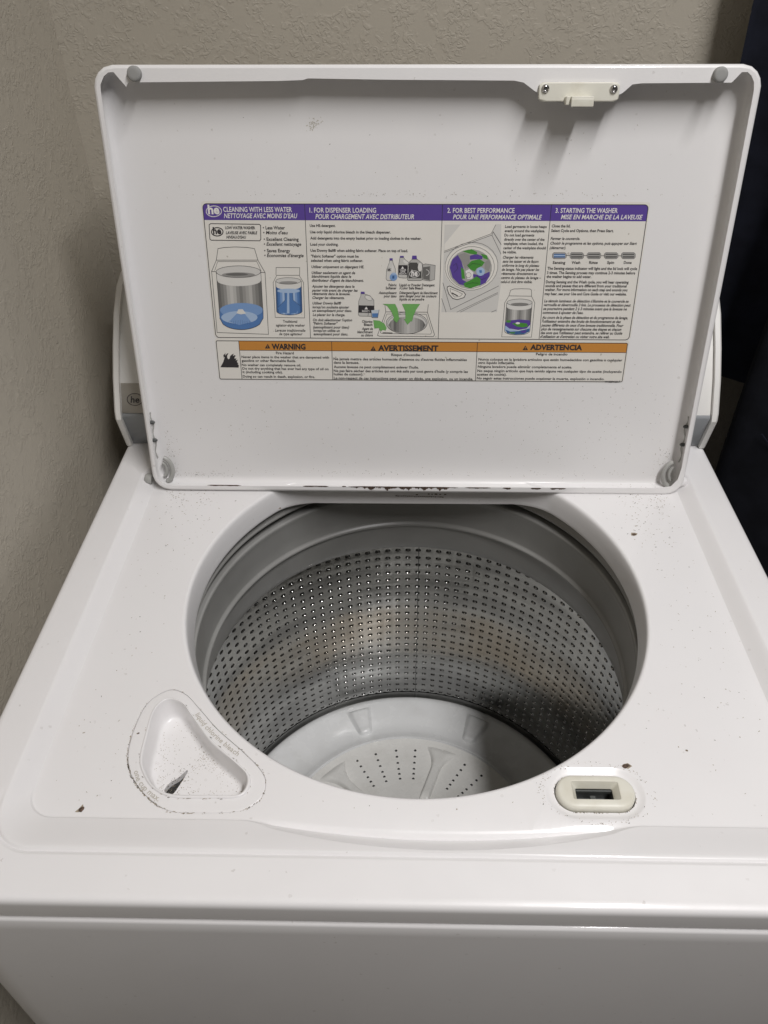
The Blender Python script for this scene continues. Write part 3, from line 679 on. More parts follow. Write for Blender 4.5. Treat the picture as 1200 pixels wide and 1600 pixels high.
  ('M','small_washer_drawing','g4',1,0,'3224 1028 3233 1028 3242 1027 3245 1187 3235 1188 3226 1188'),
  ('M','small_washer_drawing','g5',1,0,'3242 1027 3251 1026 3261 1025 3263 1185 3254 1186 3245 1187'),
  ('M','small_washer_drawing','g6',1,0,'3261 1025 3270 1024 3279 1023 3282 1183 3273 1184 3263 1185'),
  ('M','small_washer_drawing','g4',1,0,'3279 1023 3288 1021 3297 1019 3300 1179 3291 1181 3282 1183'),
  ('M','small_washer_drawing','g3',1,0,'3297 1019 3306 1016 3315 1013 3319 1173 3310 1176 3300 1179'),
  ('M','small_washer_drawing','g2',1,0,'3315 1013 3324 1008 3332 996 3336 1156 3328 1168 3319 1173'),
  ('M','small_washer_drawing','u',2,0,'3071 1157 3112 1136 3217 1126 3324 1134 3336 1177 3299 1221 3214 1237 3117 1222 3071 1189'),
  ('M','small_washer_drawing','b3',2,0,'3073 1189 3128 1227 3215 1243 3299 1226 3337 1188 3333 1247 3282 1280 3196 1286 3110 1274 3070 1243'),
  ('M','small_washer_drawing','e2',3,0,'3141 1168 3220 1159 3295 1167 3313 1199 3255 1210 3191 1200'),
  ('M','small_washer_drawing','e2',3,0,'3085 1136 3128 1135 3124 1159 3082 1159'),
  ('M','small_washer_drawing','b0',3,0,'3076 1233 3130 1254 3215 1248 3330 1220 3328 1253 3271 1280 3175 1284 3099 1270'),
  ('M','small_washer_drawing','u',4,0,'3237 1248 3300 1237 3291 1264 3249 1266'),
  ('M','small_washer_drawing','e0',4,0,'3120 1259 3184 1260 3174 1275 3131 1274'),
  ('M','small_washer_drawing','W',4,0,'3224 1165 3224 1168 3222 1170 3218 1173 3213 1174 3208 1175 3202 1176 3196 1176 3190 1174 3185 1173 3181 1171 3179 1168 3178 1165 3178 1162 3180 1160 3184 1158 3189 1156 3194 1155 3200 1154 3206 1155 3212 1156 3217 1157 3221 1160 3223 1162'),
  ('M','small_washer_drawing','K',4,0.25,'3334 949 3330 958 3318 967 3298 975 3271 980 3239 984 3205 986 3171 984 3139 981 3112 976 3091 968 3077 960 3072 950 3076 941 3088 933 3109 925 3135 919 3167 916 3200 914 3234 915 3266 919 3294 924 3315 932 3329 940 3334 949'),
  ('M','small_washer_drawing','K',4,0.3,'3071 956 3069 1233 3070 1249 3077 1262 3097 1273 3127 1282 3164 1288 3205 1289 3246 1287 3283 1281 3311 1272 3329 1260 3335 1247 3333 954'),
  ('M','indicator_drawing','K',3,0.4,'3636 480 4186 481'),
  ('M','indicator_drawing','K',3,0,'3507 450 3618 450 3635 464 3638 498 3624 513 3513 514 3496 499 3493 465'),
  ('M','indicator_drawing','g5',4,0,'3497 465 3508 454 3618 453 3631 464 3634 498 3624 510 3513 510 3500 499'),
  ('M','indicator_drawing','b0',5,0,'3507 463 3621 463 3625 500 3510 501'),
  ('M','indicator_drawing','b3',6,0,'3509 474 3620 474 3622 487 3511 487'),
  ('M','indicator_drawing','K',3,0,'3682 449 3791 449 3808 464 3812 498 3798 513 3689 513 3672 498 3669 464'),
  ('M','indicator_drawing','g5',4,0,'3672 464 3683 453 3792 453 3804 464 3808 498 3798 509 3689 509 3676 498'),
  ('M','indicator_drawing','g1',5,0,'3682 462 3795 462 3799 499 3686 500'),
  ('M','indicator_drawing','g5',6,0,'3685 474 3794 473 3795 486 3686 487'),
  ('M','indicator_drawing','K',3,0,'3853 449 3964 448 3981 463 3985 497 3972 512 3860 512 3843 497 3839 464'),
  ('M','indicator_drawing','g5',4,0,'3843 464 3853 452 3965 452 3978 463 3982 497 3971 508 3859 509 3847 497'),
  ('M','indicator_drawing','g1',5,0,'3852 462 3968 461 3972 499 3856 499'),
  ('M','indicator_drawing','g5',6,0,'3855 473 3967 473 3969 486 3857 486'),
  ('M','indicator_drawing','K',3,0,'4026 448 4135 448 4153 463 4157 496 4144 511 4034 512 4016 497 4012 463'),
  ('M','indicator_drawing','g5',4,0,'4016 463 4026 452 4136 451 4149 463 4153 496 4143 508 4033 508 4020 497'),
  ('M','indicator_drawing','g1',5,0,'4026 461 4139 461 4144 498 4030 499'),
  ('M','indicator_drawing','g5',6,0,'4029 472 4139 472 4140 485 4030 485'),
  ('M','indicator_drawing','K',3,0,'4197 447 4308 447 4326 462 4330 496 4317 511 4205 511 4188 496 4183 462'),
  ('M','indicator_drawing','g5',4,0,'4187 462 4197 451 4309 451 4322 462 4327 496 4317 507 4205 507 4192 496'),
  ('M','indicator_drawing','g1',5,0,'4197 460 4312 460 4317 498 4202 498'),
  ('M','indicator_drawing','g5',6,0,'4200 472 4312 471 4313 484 4202 485'),
  ('W','flame_drawing','K',3,0,'19 292 55 233 78 175 66 186 64 157 90 134 83 163 103 140 123 134 104 163 104 186 115 203 130 192 136 168 157 149 179 139 165 168 183 156 199 162 183 180 184 197 203 188 193 214 216 206 205 232 219 246 210 255 223 267 218 294'),
  ('W','alert_symbol','K',3,0,'520 81 554 29 578 80'),
  ('W','alert_symbol','o',4,0,'549 48 556 48 552 63 549 63'),
  ('W','alert_symbol','o',4,0,'547 67 553 67 553 73 547 74'),
  ('W','alert_symbol','K',3,0,'1657 97 1688 46 1715 97'),
  ('W','alert_symbol','o',4,0,'1684 65 1691 65 1688 80 1685 80'),
  ('W','alert_symbol','o',4,0,'1684 84 1689 84 1689 90 1683 90'),
  ('W','alert_symbol','K',3,0,'3284 81 3310 30 3342 81'),
  ('W','alert_symbol','o',4,0,'3308 48 3315 48 3314 64 3310 64'),
  ('W','alert_symbol','o',4,0,'3309 68 3315 68 3316 74 3310 74'),
]
FLANGE = [(-0.2923, 0.0126), (-0.2941, 0.0258), (-0.2936, 0.0447), (-0.2948, 0.0717), (-0.2962, 0.0964), (-0.2927, 0.2009), (-0.2935, 0.2582), (-0.2929, 0.3232), (-0.2925, 0.3728), (-0.2925, 0.4032), (-0.2919, 0.4083), (-0.2876, 0.4149), (-0.283, 0.4179), (-0.2783, 0.4182), (-0.2739, 0.4128), (-0.2685, 0.4064), (-0.2662, 0.4097), (-0.2527, 0.4099), (-0.1303, 0.4103), (-0.1071, 0.4109), (-0.1024, 0.4122), (-0.0319, 0.4108), (0.083, 0.4095), (0.0918, 0.4079), (0.102, 0.4013), (0.1068, 0.3992), (0.1761, 0.3968), (0.1815, 0.3993), (0.1892, 0.4059), (0.1976, 0.4068), (0.2771, 0.4069), (0.2804, 0.4104), (0.2845, 0.4151), (0.2896, 0.4151), (0.2935, 0.4123), (0.2969, 0.4073), (0.2981, 0.4013), (0.2983, 0.3952), (0.302, 0.3266), (0.3043, 0.2637), (0.2974, 0.2078), (0.297, 0.1272), (0.2976, 0.0993), (0.2971, 0.0622), (0.2964, 0.0294), (0.297, 0.0153), (0.2912, 0.0069), (0.278, 0.0044), (-0.2768, 0.0042), (-0.2868, 0.0069)]

# ---- top panel ------------------------------------------------------
NA = 1080
ANG = np.linspace(0, 2*math.pi, NA, endpoint=False)
C0 = (0.0, .285)

def smax(a, b, k):
    h = np.clip(.5+.5*(a-b)/k, 0, 1)
    return b*(1-h)+a*h+k*h*(1-h)

def mouth(r, yb, k=.02):
    return ray_loop(lambda x, y: smax(np.hypot(x, y-CY)-r, y-yb, k), C0, ANG)

open_prof = [(.2275, -.0120), (.2262, -.0122), (.2249, -.0129), (.2239, -.0143), (.2232, -.0165), (.2222, -.021), (.2213, -.027),
             (.2206, -.033), (.2202, -.0365), (.2201, -.0385), (.2204, -.0400), (.2216, -.0412), (.226, -.0415)]
open_loops = []
for r, z in open_prof:
    f = min(1, max(0, (-.012-z)/.033))
    open_loops.append(with_z(mouth(r, 0.489-.007*f), z))

def scoop_g(x):
    d = np.clip(np.abs(x-.0175)/.150, 0, 1)
    return (1-d**2.0)*np.clip((1-d)/.16, 0, 1)**.6

def recess(tt):
    """recess wall contour at fraction tt (0 = deck, 1 = rim); tt may vary with x"""
    def f(x, y):
        T = tt(x, y) if callable(tt) else tt
        hx = .300+.015*T; y0 = .067-.029*T; y1 = .507+.006*T; r = .022+.012*T
        return sd_rrect(x, y, 0, (y0+y1)/2, hx, (y1-y0)/2, r)
    return f
def front_w(y): return np.clip((.16-y)/.05, 0, 1)
def tb(x, y): return .06+.86*scoop_g(x)*front_w(y)
def S(T): return T*T*(3-2*T)*.35+T*.65
def zslope(T, y=1.0):
    k = .22*np.clip((.10-y)/.03, 0, 1)              # a small step where the front slope meets the deck
    return DZ+(-DZ)*(k*np.minimum(1, T/.06)+(1-k)*S(T))
def scoop_deck(off):
    def f(x, y):
        g = scoop_g(x)*front_w(y)
        return sd_rrect(x, y+.0105*g, 0, (.067+.507)/2, .300-off, (.440-2*off)/2, .022)
    return f
A0 = ray_loop(scoop_deck(.005), C0, ANG)
A1 = ray_loop(scoop_deck(.0), C0, ANG)
gA1 = scoop_g(A1[:, 0])*front_w(A1[:, 1])
gA0 = scoop_g(A0[:, 0])*front_w(A0[:, 1])
B = ray_loop(recess(tb), C0, ANG)
zB = zslope(tb(B[:, 0], B[:, 1]), B[:, 1])
rim_loops = [with_z(A0, DZ), with_z(ray_loop(scoop_deck(.0016), C0, ANG), DZ-.0030*gA0+.0001), with_z(A1, DZ-.0060*gA1+.0004)]
zA = rim_loops[-1][:, 2]
for s_ in (.2, .4, .6, .8, .92):
    rim_loops.append(with_z(A1+(B-A1)*s_, zA+(zB-zA)*s_**1.15))
rim_loops.append(with_z(B, zB))
Ct = ray_loop(recess(1.0), C0, ANG)
for s_ in (.03, .25, .5, .75, .92):
    p = ray_loop(lambda x, y: recess(lambda X, Y: tb(X, Y)+(1-tb(X, Y))*s_)(x, y), C0, ANG)
    rim_loops.append(with_z(p, zslope(tb(p[:, 0], p[:, 1])+(1-tb(p[:, 0], p[:, 1]))*s_, p[:, 1])))
rim_loops.append(with_z(Ct, -.0002))
for off, dz in ((.0010, -.0009), (.0022, -.0019), (.0034, -.0014), (.0046, -.0003), (.0062, 0.0)):
    p = ray_loop(lambda x, y: recess(1.0)(x, y)-off, C0, ANG)
    gw = np.clip((.085-p[:, 1])/.03, 0, 1)
    rim_loops.append(with_z(p, dz*gw))
def outer(ins):
    return ray_loop(lambda x, y: sd_rrect(x, y, 0, .340, .350-ins, .340-ins, .028-ins*.5), C0, ANG)
for ins, z in ((.022, -.0002), (.0075, -.0005), (.0050, -.0007), (.0032, -.0012), (.0018, -.0021), (.0008, -.0034), (.0002, -.0052), (0, -.0075), (0, -.0235), (.0012, -.0252), (.0035, -.026), (.012, -.026)):
    p = outer(ins); gw = np.clip((.05-p[:, 1])/.05, 0, 1)
    rim_loops.append(with_z(p, z-.0012*gw))

# bleach tray contours (x, y on the deck)
BL_IN = spline([(-.2154,.1758),(-.2017,.1719),(-.1906,.159),(-.1695,.1343),(-.1449,.1139),(-.1348,.1037),(-.1339,.0933),(-.1403,.0866),(-.1603,.0860),(-.1903,.0862),(-.2071,.0932),(-.2183,.1071),(-.2228,.1186),(-.2240,.1396),(-.2240,.164)], 240)
BL_OUT = spline([(-.2163,.1866),(-.2011,.182),(-.1857,.1669),(-.1665,.1467),(-.1416,.1257),(-.1250,.1095),(-.1193,.0974),(-.1224,.0837),(-.1382,.0742),(-.1723,.0726),(-.1926,.0746),(-.2132,.0877),(-.2296,.1069),(-.2362,.1273),(-.2364,.1519),(-.2315,.1735)], 240)
BC = np.array((-.183, .119)); NB = 200
BA = np.linspace(0, 2*math.pi, NB, endpoint=False)
rin, rout = polar(BL_IN, BC, BA), polar(BL_OUT, BC, BA)
def bl(r): return np.c_[BC[0]+r*np.cos(BA), BC[1]+r*np.sin(BA)]
# lid-lock contours
LC = (.1383, .0940); NL = 120
LA = np.linspace(0, 2*math.pi, NL, endpoint=False)
def stad(off): return ray_loop(lambda x, y: sd_rrect(x, y, LC[0], LC[1], .0305+off, .0142+off, .0142+off-1e-4), LC, LA, .2)

b = MB()
b.loops([l for l in open_loops], flip=False)
b.fill([with_z(open_loops[0][:, :2], DZ), with_z(A0, DZ), with_z(bl(rout+.0004), DZ), with_z(stad(.0085), DZ)])
b.loops(rim_loops, flip=True)
b.loops([with_z(bl(rout+.0004), DZ), with_z(bl(rout+.00025), DZ-.0004), with_z(bl(rout+.00025), DZ-.004)])
b.loops([with_z(stad(.0085), DZ), with_z(stad(.0072), DZ-.0003), with_z(stad(.0048), DZ-.0019), with_z(stad(.0026), DZ-.0026), with_z(stad(.0009), DZ-.0028), with_z(stad(.0008), DZ-.008)])
top_panel = b.build('top_panel', M['enamel'], washer, TOP, sharp=50, wn=True, fixn=False)

# ---- cabinet below the top -----------------------------------------
def cab(ins, z): return with_z(ray_loop(lambda x, y: sd_rrect(x, y, 0, .340, .3508-ins, .3412-ins, .020), (0, .34), ANG[::4]), z)
b = MB()
b.loops([cab(.016, -.0285), cab(.004, -.0285), cab(.0022, -.0288), cab(.0008, -.0297), cab(0, -.0315), cab(0, -.045), cab(0, -.90), cab(.02, -.93)], flip=True)
b.build('cabinet', M['enamel'], washer, TOP, sharp=60)

# ---- bleach dispenser ------------------------------------------------
well = lambda k, z: with_z(BC+(bl(rin)-BC)*k, z)
b = MB()
rr = lambda q: rin+(rout-rin)*q
L = [with_z(bl(rr(1)+.0001), DZ-.004), with_z(bl(rr(1)+.0001), DZ-.0006), with_z(bl(rr(.97)), DZ-.0002), with_z(bl(rr(.9)), DZ), with_z(bl(rr(.35)), DZ+.0003), with_z(bl(rr(.17)), DZ+.0005),
     with_z(bl(rr(.13)), DZ+.0016), with_z(bl(rr(.07)), DZ+.0020), with_z(bl(rr(0)), DZ+.0019), with_z(bl(rin-.0007), DZ+.0010), with_z(bl(rin-.0012), DZ-.002)]
for k, z in ((.950, -.019), (.930, -.0255), (.910, -.0288), (.875, -.0304), (.78, -.0310)):
    L.append(well(k, z))
b.loops(L)
drain = spline([(-.2062, .1085), (-.2040, .1048), (-.1995, .1050), (-.1965, .1110), (-.1935, .1195), (-.1926, .1240), (-.1948, .1228), (-.1985, .1180), (-.2035, .1140)], 40)
drain = drain.mean(0)+(drain-drain.mean(0))*1.15
drain = (drain+np.array((.0138, .2326)))*.9846-np.array((.0138, .2326))
b.fill([L[-1], with_z(drain, -.0310)])
b.loops([with_z(drain, -.0310), with_z(drain*.985+np.array((-.195, .109))*.015, -.0317), with_z(drain, -.037)], flip=False)
tray = b.build('bleach_dispenser', M['enamel'], washer, TOP, sharp=55, wn=True)
tray["label"] = "triangular bleach tray moulded into the deck with a dark drain slit"
b = MB(); b.add(with_z(drain*1.0, -.0368), [tuple(range(40))]); b.build('drain_opening', M['black'], tray, smooth=False)

# ---- lid lock socket -------------------------------------------------
def rect(hx, hy, z, r=.001): return with_z(ray_loop(lambda x, y: sd_rrect(x, y, LC[0], LC[1]+.0006, hx, hy, r), LC, LA, .2), z)
b = MB()
b.loops([with_z(stad(0), -.022), with_z(stad(0), -.0125), with_z(stad(-.0003), -.0112), with_z(stad(-.0012), -.0100), with_z(stad(-.0028), -.0093), rect(.0190, .0084, -.0092, .002), rect(.0183, .0077, -.0094, .0016),
         rect(.0176, .0072, -.0105), rect(.0146, .0054, -.0150), rect(.0143, .0052, -.0165)])
lock = b.build('lid_lock', M['cream'], washer, TOP, sharp=35, wn=True)
lock["label"] = "cream plastic lid lock socket with a dark rectangular slot"
b = MB()
b.loops([rect(.0143, .0052, -.0165), rect(.0143, .0052, -.030)], cap1=False)
b.add([tuple(p) for p in rect(.0143, .0052, -.030)], [tuple(range(NL))])
b.box((LC[0]-.001, LC[1]-.002, -.0225), (.004, .006, .008)); b.box((LC[0]+.006, LC[1]-.003, -.0235), (.007, .0045, .006))
b.box((LC[0]-.009, LC[1]-.003, -.0245), (.007, .0045, .006)); b.box((LC[0], LC[1]+.0045, -.0185), (.028, .0012, .003))
b.build('lock_mechanism', M['dark'], lock, smooth=False)

# ---- tub ring, balance ring, basket, washplate -----------------------
b = MB()
b.lathe([(.240, -.0445), (.2325, -.0455), (.2285, -.0490), (.2268, -.0520), (.2256, -.0535), (.2252, -.0550), (.2256, -.0566), (.2275, -.0572), (.243, -.0574), (.246, -.08)], 180, (0, CY))
b.build('tub_ring', M['tub'], washer, TOP, sharp=60)
b = MB()
b.lathe([(.2455, -.074), (.242, -.0700), (.232, -.0680), (.2272, -.0672), (.2254, -.0674), (.2244, -.0684), (.2240, -.0700), (.2247, -.0735), (.2251, -.078), (.2252, -.100), (.2250, -.1140), (.2244, -.1160), (.2222, -.1172), (.2212, -.1182), (.2210, -.1198), (.2214, -.1210), (.2232, -.1216), (.2246, -.1220), (.2250, -.1235), (.2252, -.127), (.2262, -.140), (.2285, -.156), (.2312, -.1655), (.2330, -.1680), (.238, -.1692), (.262, -.1705), (.2850, -.172)], 180, (0, CY))
b.build('balance_ring', M['tub'], washer, TOP, sharp=60)

# perforated stainless wall: every pressed dimple is real geometry
RB = .2835; NC, NR = 121, 24; Z0, Z1 = -.1985, -.5530
def dimple_mesh():
    cw = 2*math.pi/NC; ch = (Z0-Z1)/NR
    V = []; idx = {}; F = []; FM = []
    def vert(key, a, z, d):
        if key in idx: return idx[key]
        r = RB+d
        V.append((r*math.cos(a), CY+r*math.sin(a), z)); idx[key] = len(V)-1; return len(V)-1
    A8 = [math.radians(45*k) for k in range(8)]
    rings = [(.0038, 0.0), (.0034, .0003), (.0029, .0011), (.0021, .0018), (.0012, .0021), (.0005, .0022)]
    for i in range(NC):
        ac = (i+.5)*cw
        for j in range(NR):
            zc = Z0-(j+.5)*ch
            o = []
            for k, (di, dj) in enumerate(((2, 1), (2, 0), (1, 0), (0, 0), (0, 1), (0, 2), (1, 2), (2, 2))):
                # corner / mid lattice, counted in half cells; k runs round the cell from angle 0
                I = (2*i+di) % (2*NC); J = 2*j+dj
                o.append(vert((I, J), I*cw/2, Z0-J*ch/2, 0.0))
            prev = o
            for q, (r, d) in enumerate(rings):
                cur = []
                for k in range(8):
                    # k=0 -> +angle, then towards +z
                    da = r*math.cos(A8[k])*1.12/RB; dzv = r*math.sin(A8[k])*.88
                    cur.append(vert((i, j, q, k), ac+da, zc+dzv, d))
                for k in range(8):
                    F.append((prev[k], prev[(k+1) % 8], cur[(k+1) % 8], cur[k])); FM.append(0)
                prev = cur
            F.append(tuple(prev)); FM.append(0)
    return V, F, FM
V_, F_, FM_ = dimple_mesh()
b = MB(); b.add(V_, F_); b.m = FM_
b.lathe([(.2835, -.1715), (RB, -.180), (RB, Z0)], NC*2, (0, CY))
b.lathe([(RB, Z1), (RB, -.5615), (.2828, -.5660), (.2805, -.5690), (.270, -.5700)], NC*2, (0, CY))
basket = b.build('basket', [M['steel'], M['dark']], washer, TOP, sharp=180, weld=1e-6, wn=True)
basket["kind"] = "stuff"
basket["label"] = "perforated stainless steel basket wall"
# vertical seam strip at the back of the basket
b = MB()
sa = math.radians(87.6)
for da, w_ in ((0, .0009),):
    x, y = (RB-.0006)*math.cos(sa), CY+(RB-.0006)*math.sin(sa)
    b.box((x, y, (-.172-.566)/2), (w_, .0008, .392))
b.build('seam', M['dark'], basket, smooth=False)
b = MB(); b.lathe([(.300, -.10), (.300, -.60), (.05, -.61), (.001, -.61)], 64, (0, CY)); b.lathe([(.246, -.08), (.300, -.10)], 64, (0, CY), flip=True)
b.build('outer_tub', M['black'], washer, TOP)

# washplate
pp = [(.2812, -.585), (.2814, -.567), (.2806, -.5635), (.2770, -.5608), (.2715, -.5600), (.2690, -.5606), (.264, -.5625), (.250, -.5665), (.232, -.5690), (.215, -.5675), (.204, -.5625), (.2000, -.5592), (.1982, -.5588), (.1972, -.5600), (.1968, -.5650), (.1952, -.5660), (.1945, -.5640), (.1938, -.5578)]
b = MB(); b.lathe(pp, 240, (0, CY), flip=False)
plate = b.build('washplate', M['plate'], washer, TOP, sharp=60)
def zdisc(r): return -.5572+.055*max(0, (.194-r)/.194)**1.5
b = MB()
prof = [(r, zdisc(r)) for r in (.1938, .190, .184, .176, .165, .15, .135, .12, .105, .09, .075, .06)]
prof += [(.055, -.522), (.050, -.505), (.040, -.497), (.020, -.494), (.001, -.4935)]
b.lathe(prof, 180, (0, CY), flip=False)
disc = b.build('washplate_disc', M['disc'], plate, sharp=60)
# drain holes: flat black discs in low rims stand for the shade inside
b = MB()
for k in range(6):
    for off in (14.0, 24.4, 35.6, 46.2):
        a = math.radians(72.3+60*k+off)
        for r in (.170, .1572, .1445, .132, .1218, .1118):
            x, y = r*math.cos(a), CY+r*math.sin(a); z = zdisc(r)
            A_ = np.linspace(0, 2*math.pi, 12, endpoint=False)
            ring = lambda q, dz: np.c_[x+q*np.cos(A_), y+q*np.sin(A_), np.full(12, z+dz)]
            b.loops([ring(.0029, -.0003), ring(.0026, .0004), ring(.0021, .00035)], m=1)
            b.add(ring(.0022, .0003), [tuple(range(12))], 0)
h = b.build('drain_holes', [M['black'], M['disc']], plate, smooth=False, weld=0); h["kind"] = "stuff"
# six raised paddles on the disc
def paddle(a0):
    b = MB(); n = 26; L = []
    for i in range(n):
        f = i/(n-1); r = .182-.112*f
        half = .0065+.0175*max(0, 1-f/.42)**1.9           # flares towards the rim
        hgt = .0075*min(1, f/.06, (1-f)/.1) if 0 < f < 1 else 0
        hgt *= .55+.45*min(1, f/.3)
        row = []
        for u in (-1.18, -1.0, -.8, -.45, 0, .45, .8, 1.0, 1.18):
            q = hgt*(1 if abs(u) <= .8 else (.55 if abs(u) <= 1 else -.02))
            t_ = half*u
            ang = a0+t_/max(r, .05)
            row.append((r*math.cos(ang), CY+r*math.sin(ang), zdisc(r)+q+(-.0004 if abs(u) > 1 or i in (0, n-1) else .0004)))
        L.append(row)
    b.loops(L, closed=False, flip=True)
    return b
for k in range(6):
    paddle(math.radians(72.3+60*k)).build('paddle', M['disc'], plate, sharp=70, fixn=False)
# tongue-shaped pockets on the rim
def pocket(a0):
    b = MB(); n = 17; L = []
    def zp(r):
        return np.interp(r, [p[0] for p in pp[-6:2:-1]], [p[1] for p in pp[-6:2:-1]])
    for i in range(n):
        f = i/(n-1); r = .2660-.0500*f
        half = .0185*(1-f)+.0085*f if f < .8 else (.0185*.2+.0085*.8)*math.sqrt(max(0, 1-((f-.8)/.2)**2))
        row = []
        for u in (-1.25, -1, -.86, -.6, 0, .6, .86, 1, 1.25):
            au = abs(u)
            q = .0075*min(1, f/.10) if au <= .6 else (.0062*min(1, f/.10) if au < .9 else (.0008 if au <= 1 else -.0006))
            if f > .88: q *= max(0, (1-f)/.12)
            q += -.0004 if i in (n-1,) else .0002
            t_ = half*u
            row.append((r*math.cos(a0+t_/r), CY+r*math.sin(a0+t_/r), float(zp(r))+q))
        L.append(row)
    b.loops(L, closed=False, flip=True)
    return b
for k in range(8):
    pocket(math.radians(65.0+43.5+45*k)).build('scoop', M['plate'], plate, sharp=70)

# ---- console ---------------------------------------------------------
PROF = [(.545, .000), (.534, .046), (.5365, .052), (.556, .084), (.578, .112), (.605, .141), (.632, .161), (.655, .168), (.672, .160), (.676, .10), (.676, 0)]
def extr(prof, x0, x1):
    b = MB(); n = len(prof)
    b.loops([[(x0, y, z) for y, z in prof], [(x1, y, z) for y, z in prof]], cap0=True, cap1=True)
    return b
console = extr(PROF, -.344, .344).build('console', M['console'], washer, TOP, sharp=25, fixn=True)
def off_prof(d):
    c = np.array((.61, .07)); P_ = np.array(PROF)
    out = []
    for i, p in enumerate(P_):
        a, q = P_[i-1], P_[(i+1) % len(P_)]
        t_ = q-a; nrm = np.array((-t_[1], t_[0])); nrm /= np.linalg.norm(nrm)+1e-9
        if np.dot(nrm, p-c) < 0: nrm = -nrm
        out.append(tuple(p+nrm*d))
    out[0] = (PROF[0][0]-d, 0.0003); out[-1] = (PROF[-1][0]+d, 0.0003)
    return out
for x0, x1 in ((-.3500, -.3425), (.3425, .3500)):
    pf = off_prof(.0055)
    b = MB(); s = -1 if x0 < 0 else 1
    xa, xb = (x0, x1) if s > 0 else (x1, x0)
    b.loops([[(xa, y, z) for y, z in pf], [(xb-s*.002, y, z) for y, z in pf], [(xb, y, z) for y, z in off_prof(.0035)]], cap0=True, cap1=True)
    b.build('end_cap', M['console'], console, sharp=30, fixn=True)
# grey lower apron and the graphic strip above it
def strip(pts, x0, x1, d, name, m, bev=.0):
    b = MB(); P_ = np.array(pts); L = []
    for x in (x0, x1):
        L.append([(x, y, z) for y, z in P_])
    b.loops(L, closed=False)
    o = b.build(name, m, console, sharp=30, fixn=False)
    sm = o.modifiers.new("thickness", 'SOLIDIFY'); sm.thickness = .0016; sm.offset = 1
    return o
strip([(.5440, .001), (.5388, .022), (.5330, .0455), (.5340, .0500)], -.3420, .3420, 0, 'apron', M['grey_panel'])
strip([(.5345, .0508), (.5440, .0656), (.5528, .0800)], -.3420, .255, 0, 'graphic_strip', M['beige_panel'])

# ---- lid -------------------------------------------------------------
TILT = math.radians(12.5)
lid_m = Matrix.Translation((.003, .4656219, H-.008)) @ Matrix.Rotation(math.pi/2-TILT, 4, 'X') @ Matrix.Rotation(-.0045, 4, 'Z')
LX = .003                                     # data below is measured from x = 0
LW, LV0, LV1 = .3020, -.0033, .4228
LCN = (0, (LV0+LV1)/2); NLD = 360
LDA = np.linspace(0, 2*math.pi, NLD, endpoint=False)
def lidc(ins, r=.020):
    return ray_loop(lambda x, y: sd_rrect(x, y, 0, LCN[1], LW-ins, (LV1-LV0)/2-ins, max(r-ins, .004)), LCN, LDA)
fl = [(x-LX, y+.0045*(x-LX)) for x, y in FLANGE]
fl = [(min(max(x, -.2962), .2962), y) for x, y in fl]
fl = [((-.2958 if x < 0 else .2958), y) if .03 < y < .395 else (x, y) for x, y in fl]
b = MB()
b.fill([with_z(lidc(.0030), 0), [(x, y, 0) for x, y in fl]])
b.loops([[(x, y, 0) for x, y in fl], [(x, y, -.0011) for x, y in fl]])
b.loops([with_z(lidc(.0030), 0), with_z(lidc(.0014), -.0006), with_z(lidc(.0004), -.0018), with_z(lidc(0), -.0036), with_z(lidc(0), -.0265), with_z(lidc(.0015), -.0295), with_z(lidc(.0045), -.0312), with_z(lidc(.012), -.0318)], cap1=True)
inner = [with_z(lidc(.0012), -.0040), with_z(lidc(.0014), -.0165), with_z(lidc(.0022), -.0190), with_z(lidc(.0038), -.0210), with_z(lidc(.0062), -.0224), with_z(lidc(.0095), -.0230)]
b.loops(inner)
b.fill([inner[-1]])
lid = b.build('lid', M['lid'], washer, sharp=45, wn=True)
lid.matrix_local = lid_m
lid["label"] = "open white lid with turned rim, instruction stickers on its inside"
FZ = -.0230                                    # inner face of the lid

# strike of the lid lock
b = MB()
cx, cy = .1415-LX, .4008
sa_ = np.linspace(0, 2*math.pi, 80, endpoint=False)
def sr(hx, hy, r, z, x=cx, y=cy): return with_z(ray_loop(lambda X, Y: sd_rrect(X, Y, x, y, hx, hy, r), (x, y), sa_, .2), z)
b.loops([sr(.0360, .0078, .003, .0006), sr(.0360, .0078, .003, .0030), sr(.0356, .0074, .003, .0037), sr(.0348, .0066, .003, .0041)], cap1=True)
b.box((cx+.0015, cy-.0062, .0100), (.0200, .0050, .0125), bev=.0008)
b.box((cx+.0015, cy-.0086, .0155), (.0200, .0065, .0026), bev=.0008)
b.box((cx-.0105, cy-.0070, .0080), (.0040, .0068, .0085), bev=.0008)
strike = b.build('strike_plate', M['cream'], lid, sharp=35, wn=True)
for dx, dy in ((-.0305, .0026), (.0305, .0022)):
    b = MB(); b.lathe([(.0036, .0040), (.0036, .0048), (.0030, .0058), (.0018, .0064), (.0016, .0056), (.0004, .0054)], 20, (cx+dx, cy+dy), cap=True)
    b.build('screw', M['chrome'], strike, sharp=40)
# rubber bumpers
for x, y in ((-.2588, .4155), (.2651, .4143)):
    b = MB(); b.lathe([(.0064, -.001), (.0064, .0034), (.0060, .0046), (.0050, .0052), (.0030, .0053)], 28, (x-LX, y), cap=True)
    b.build('bumper', M['rubber'], lid, sharp=50)
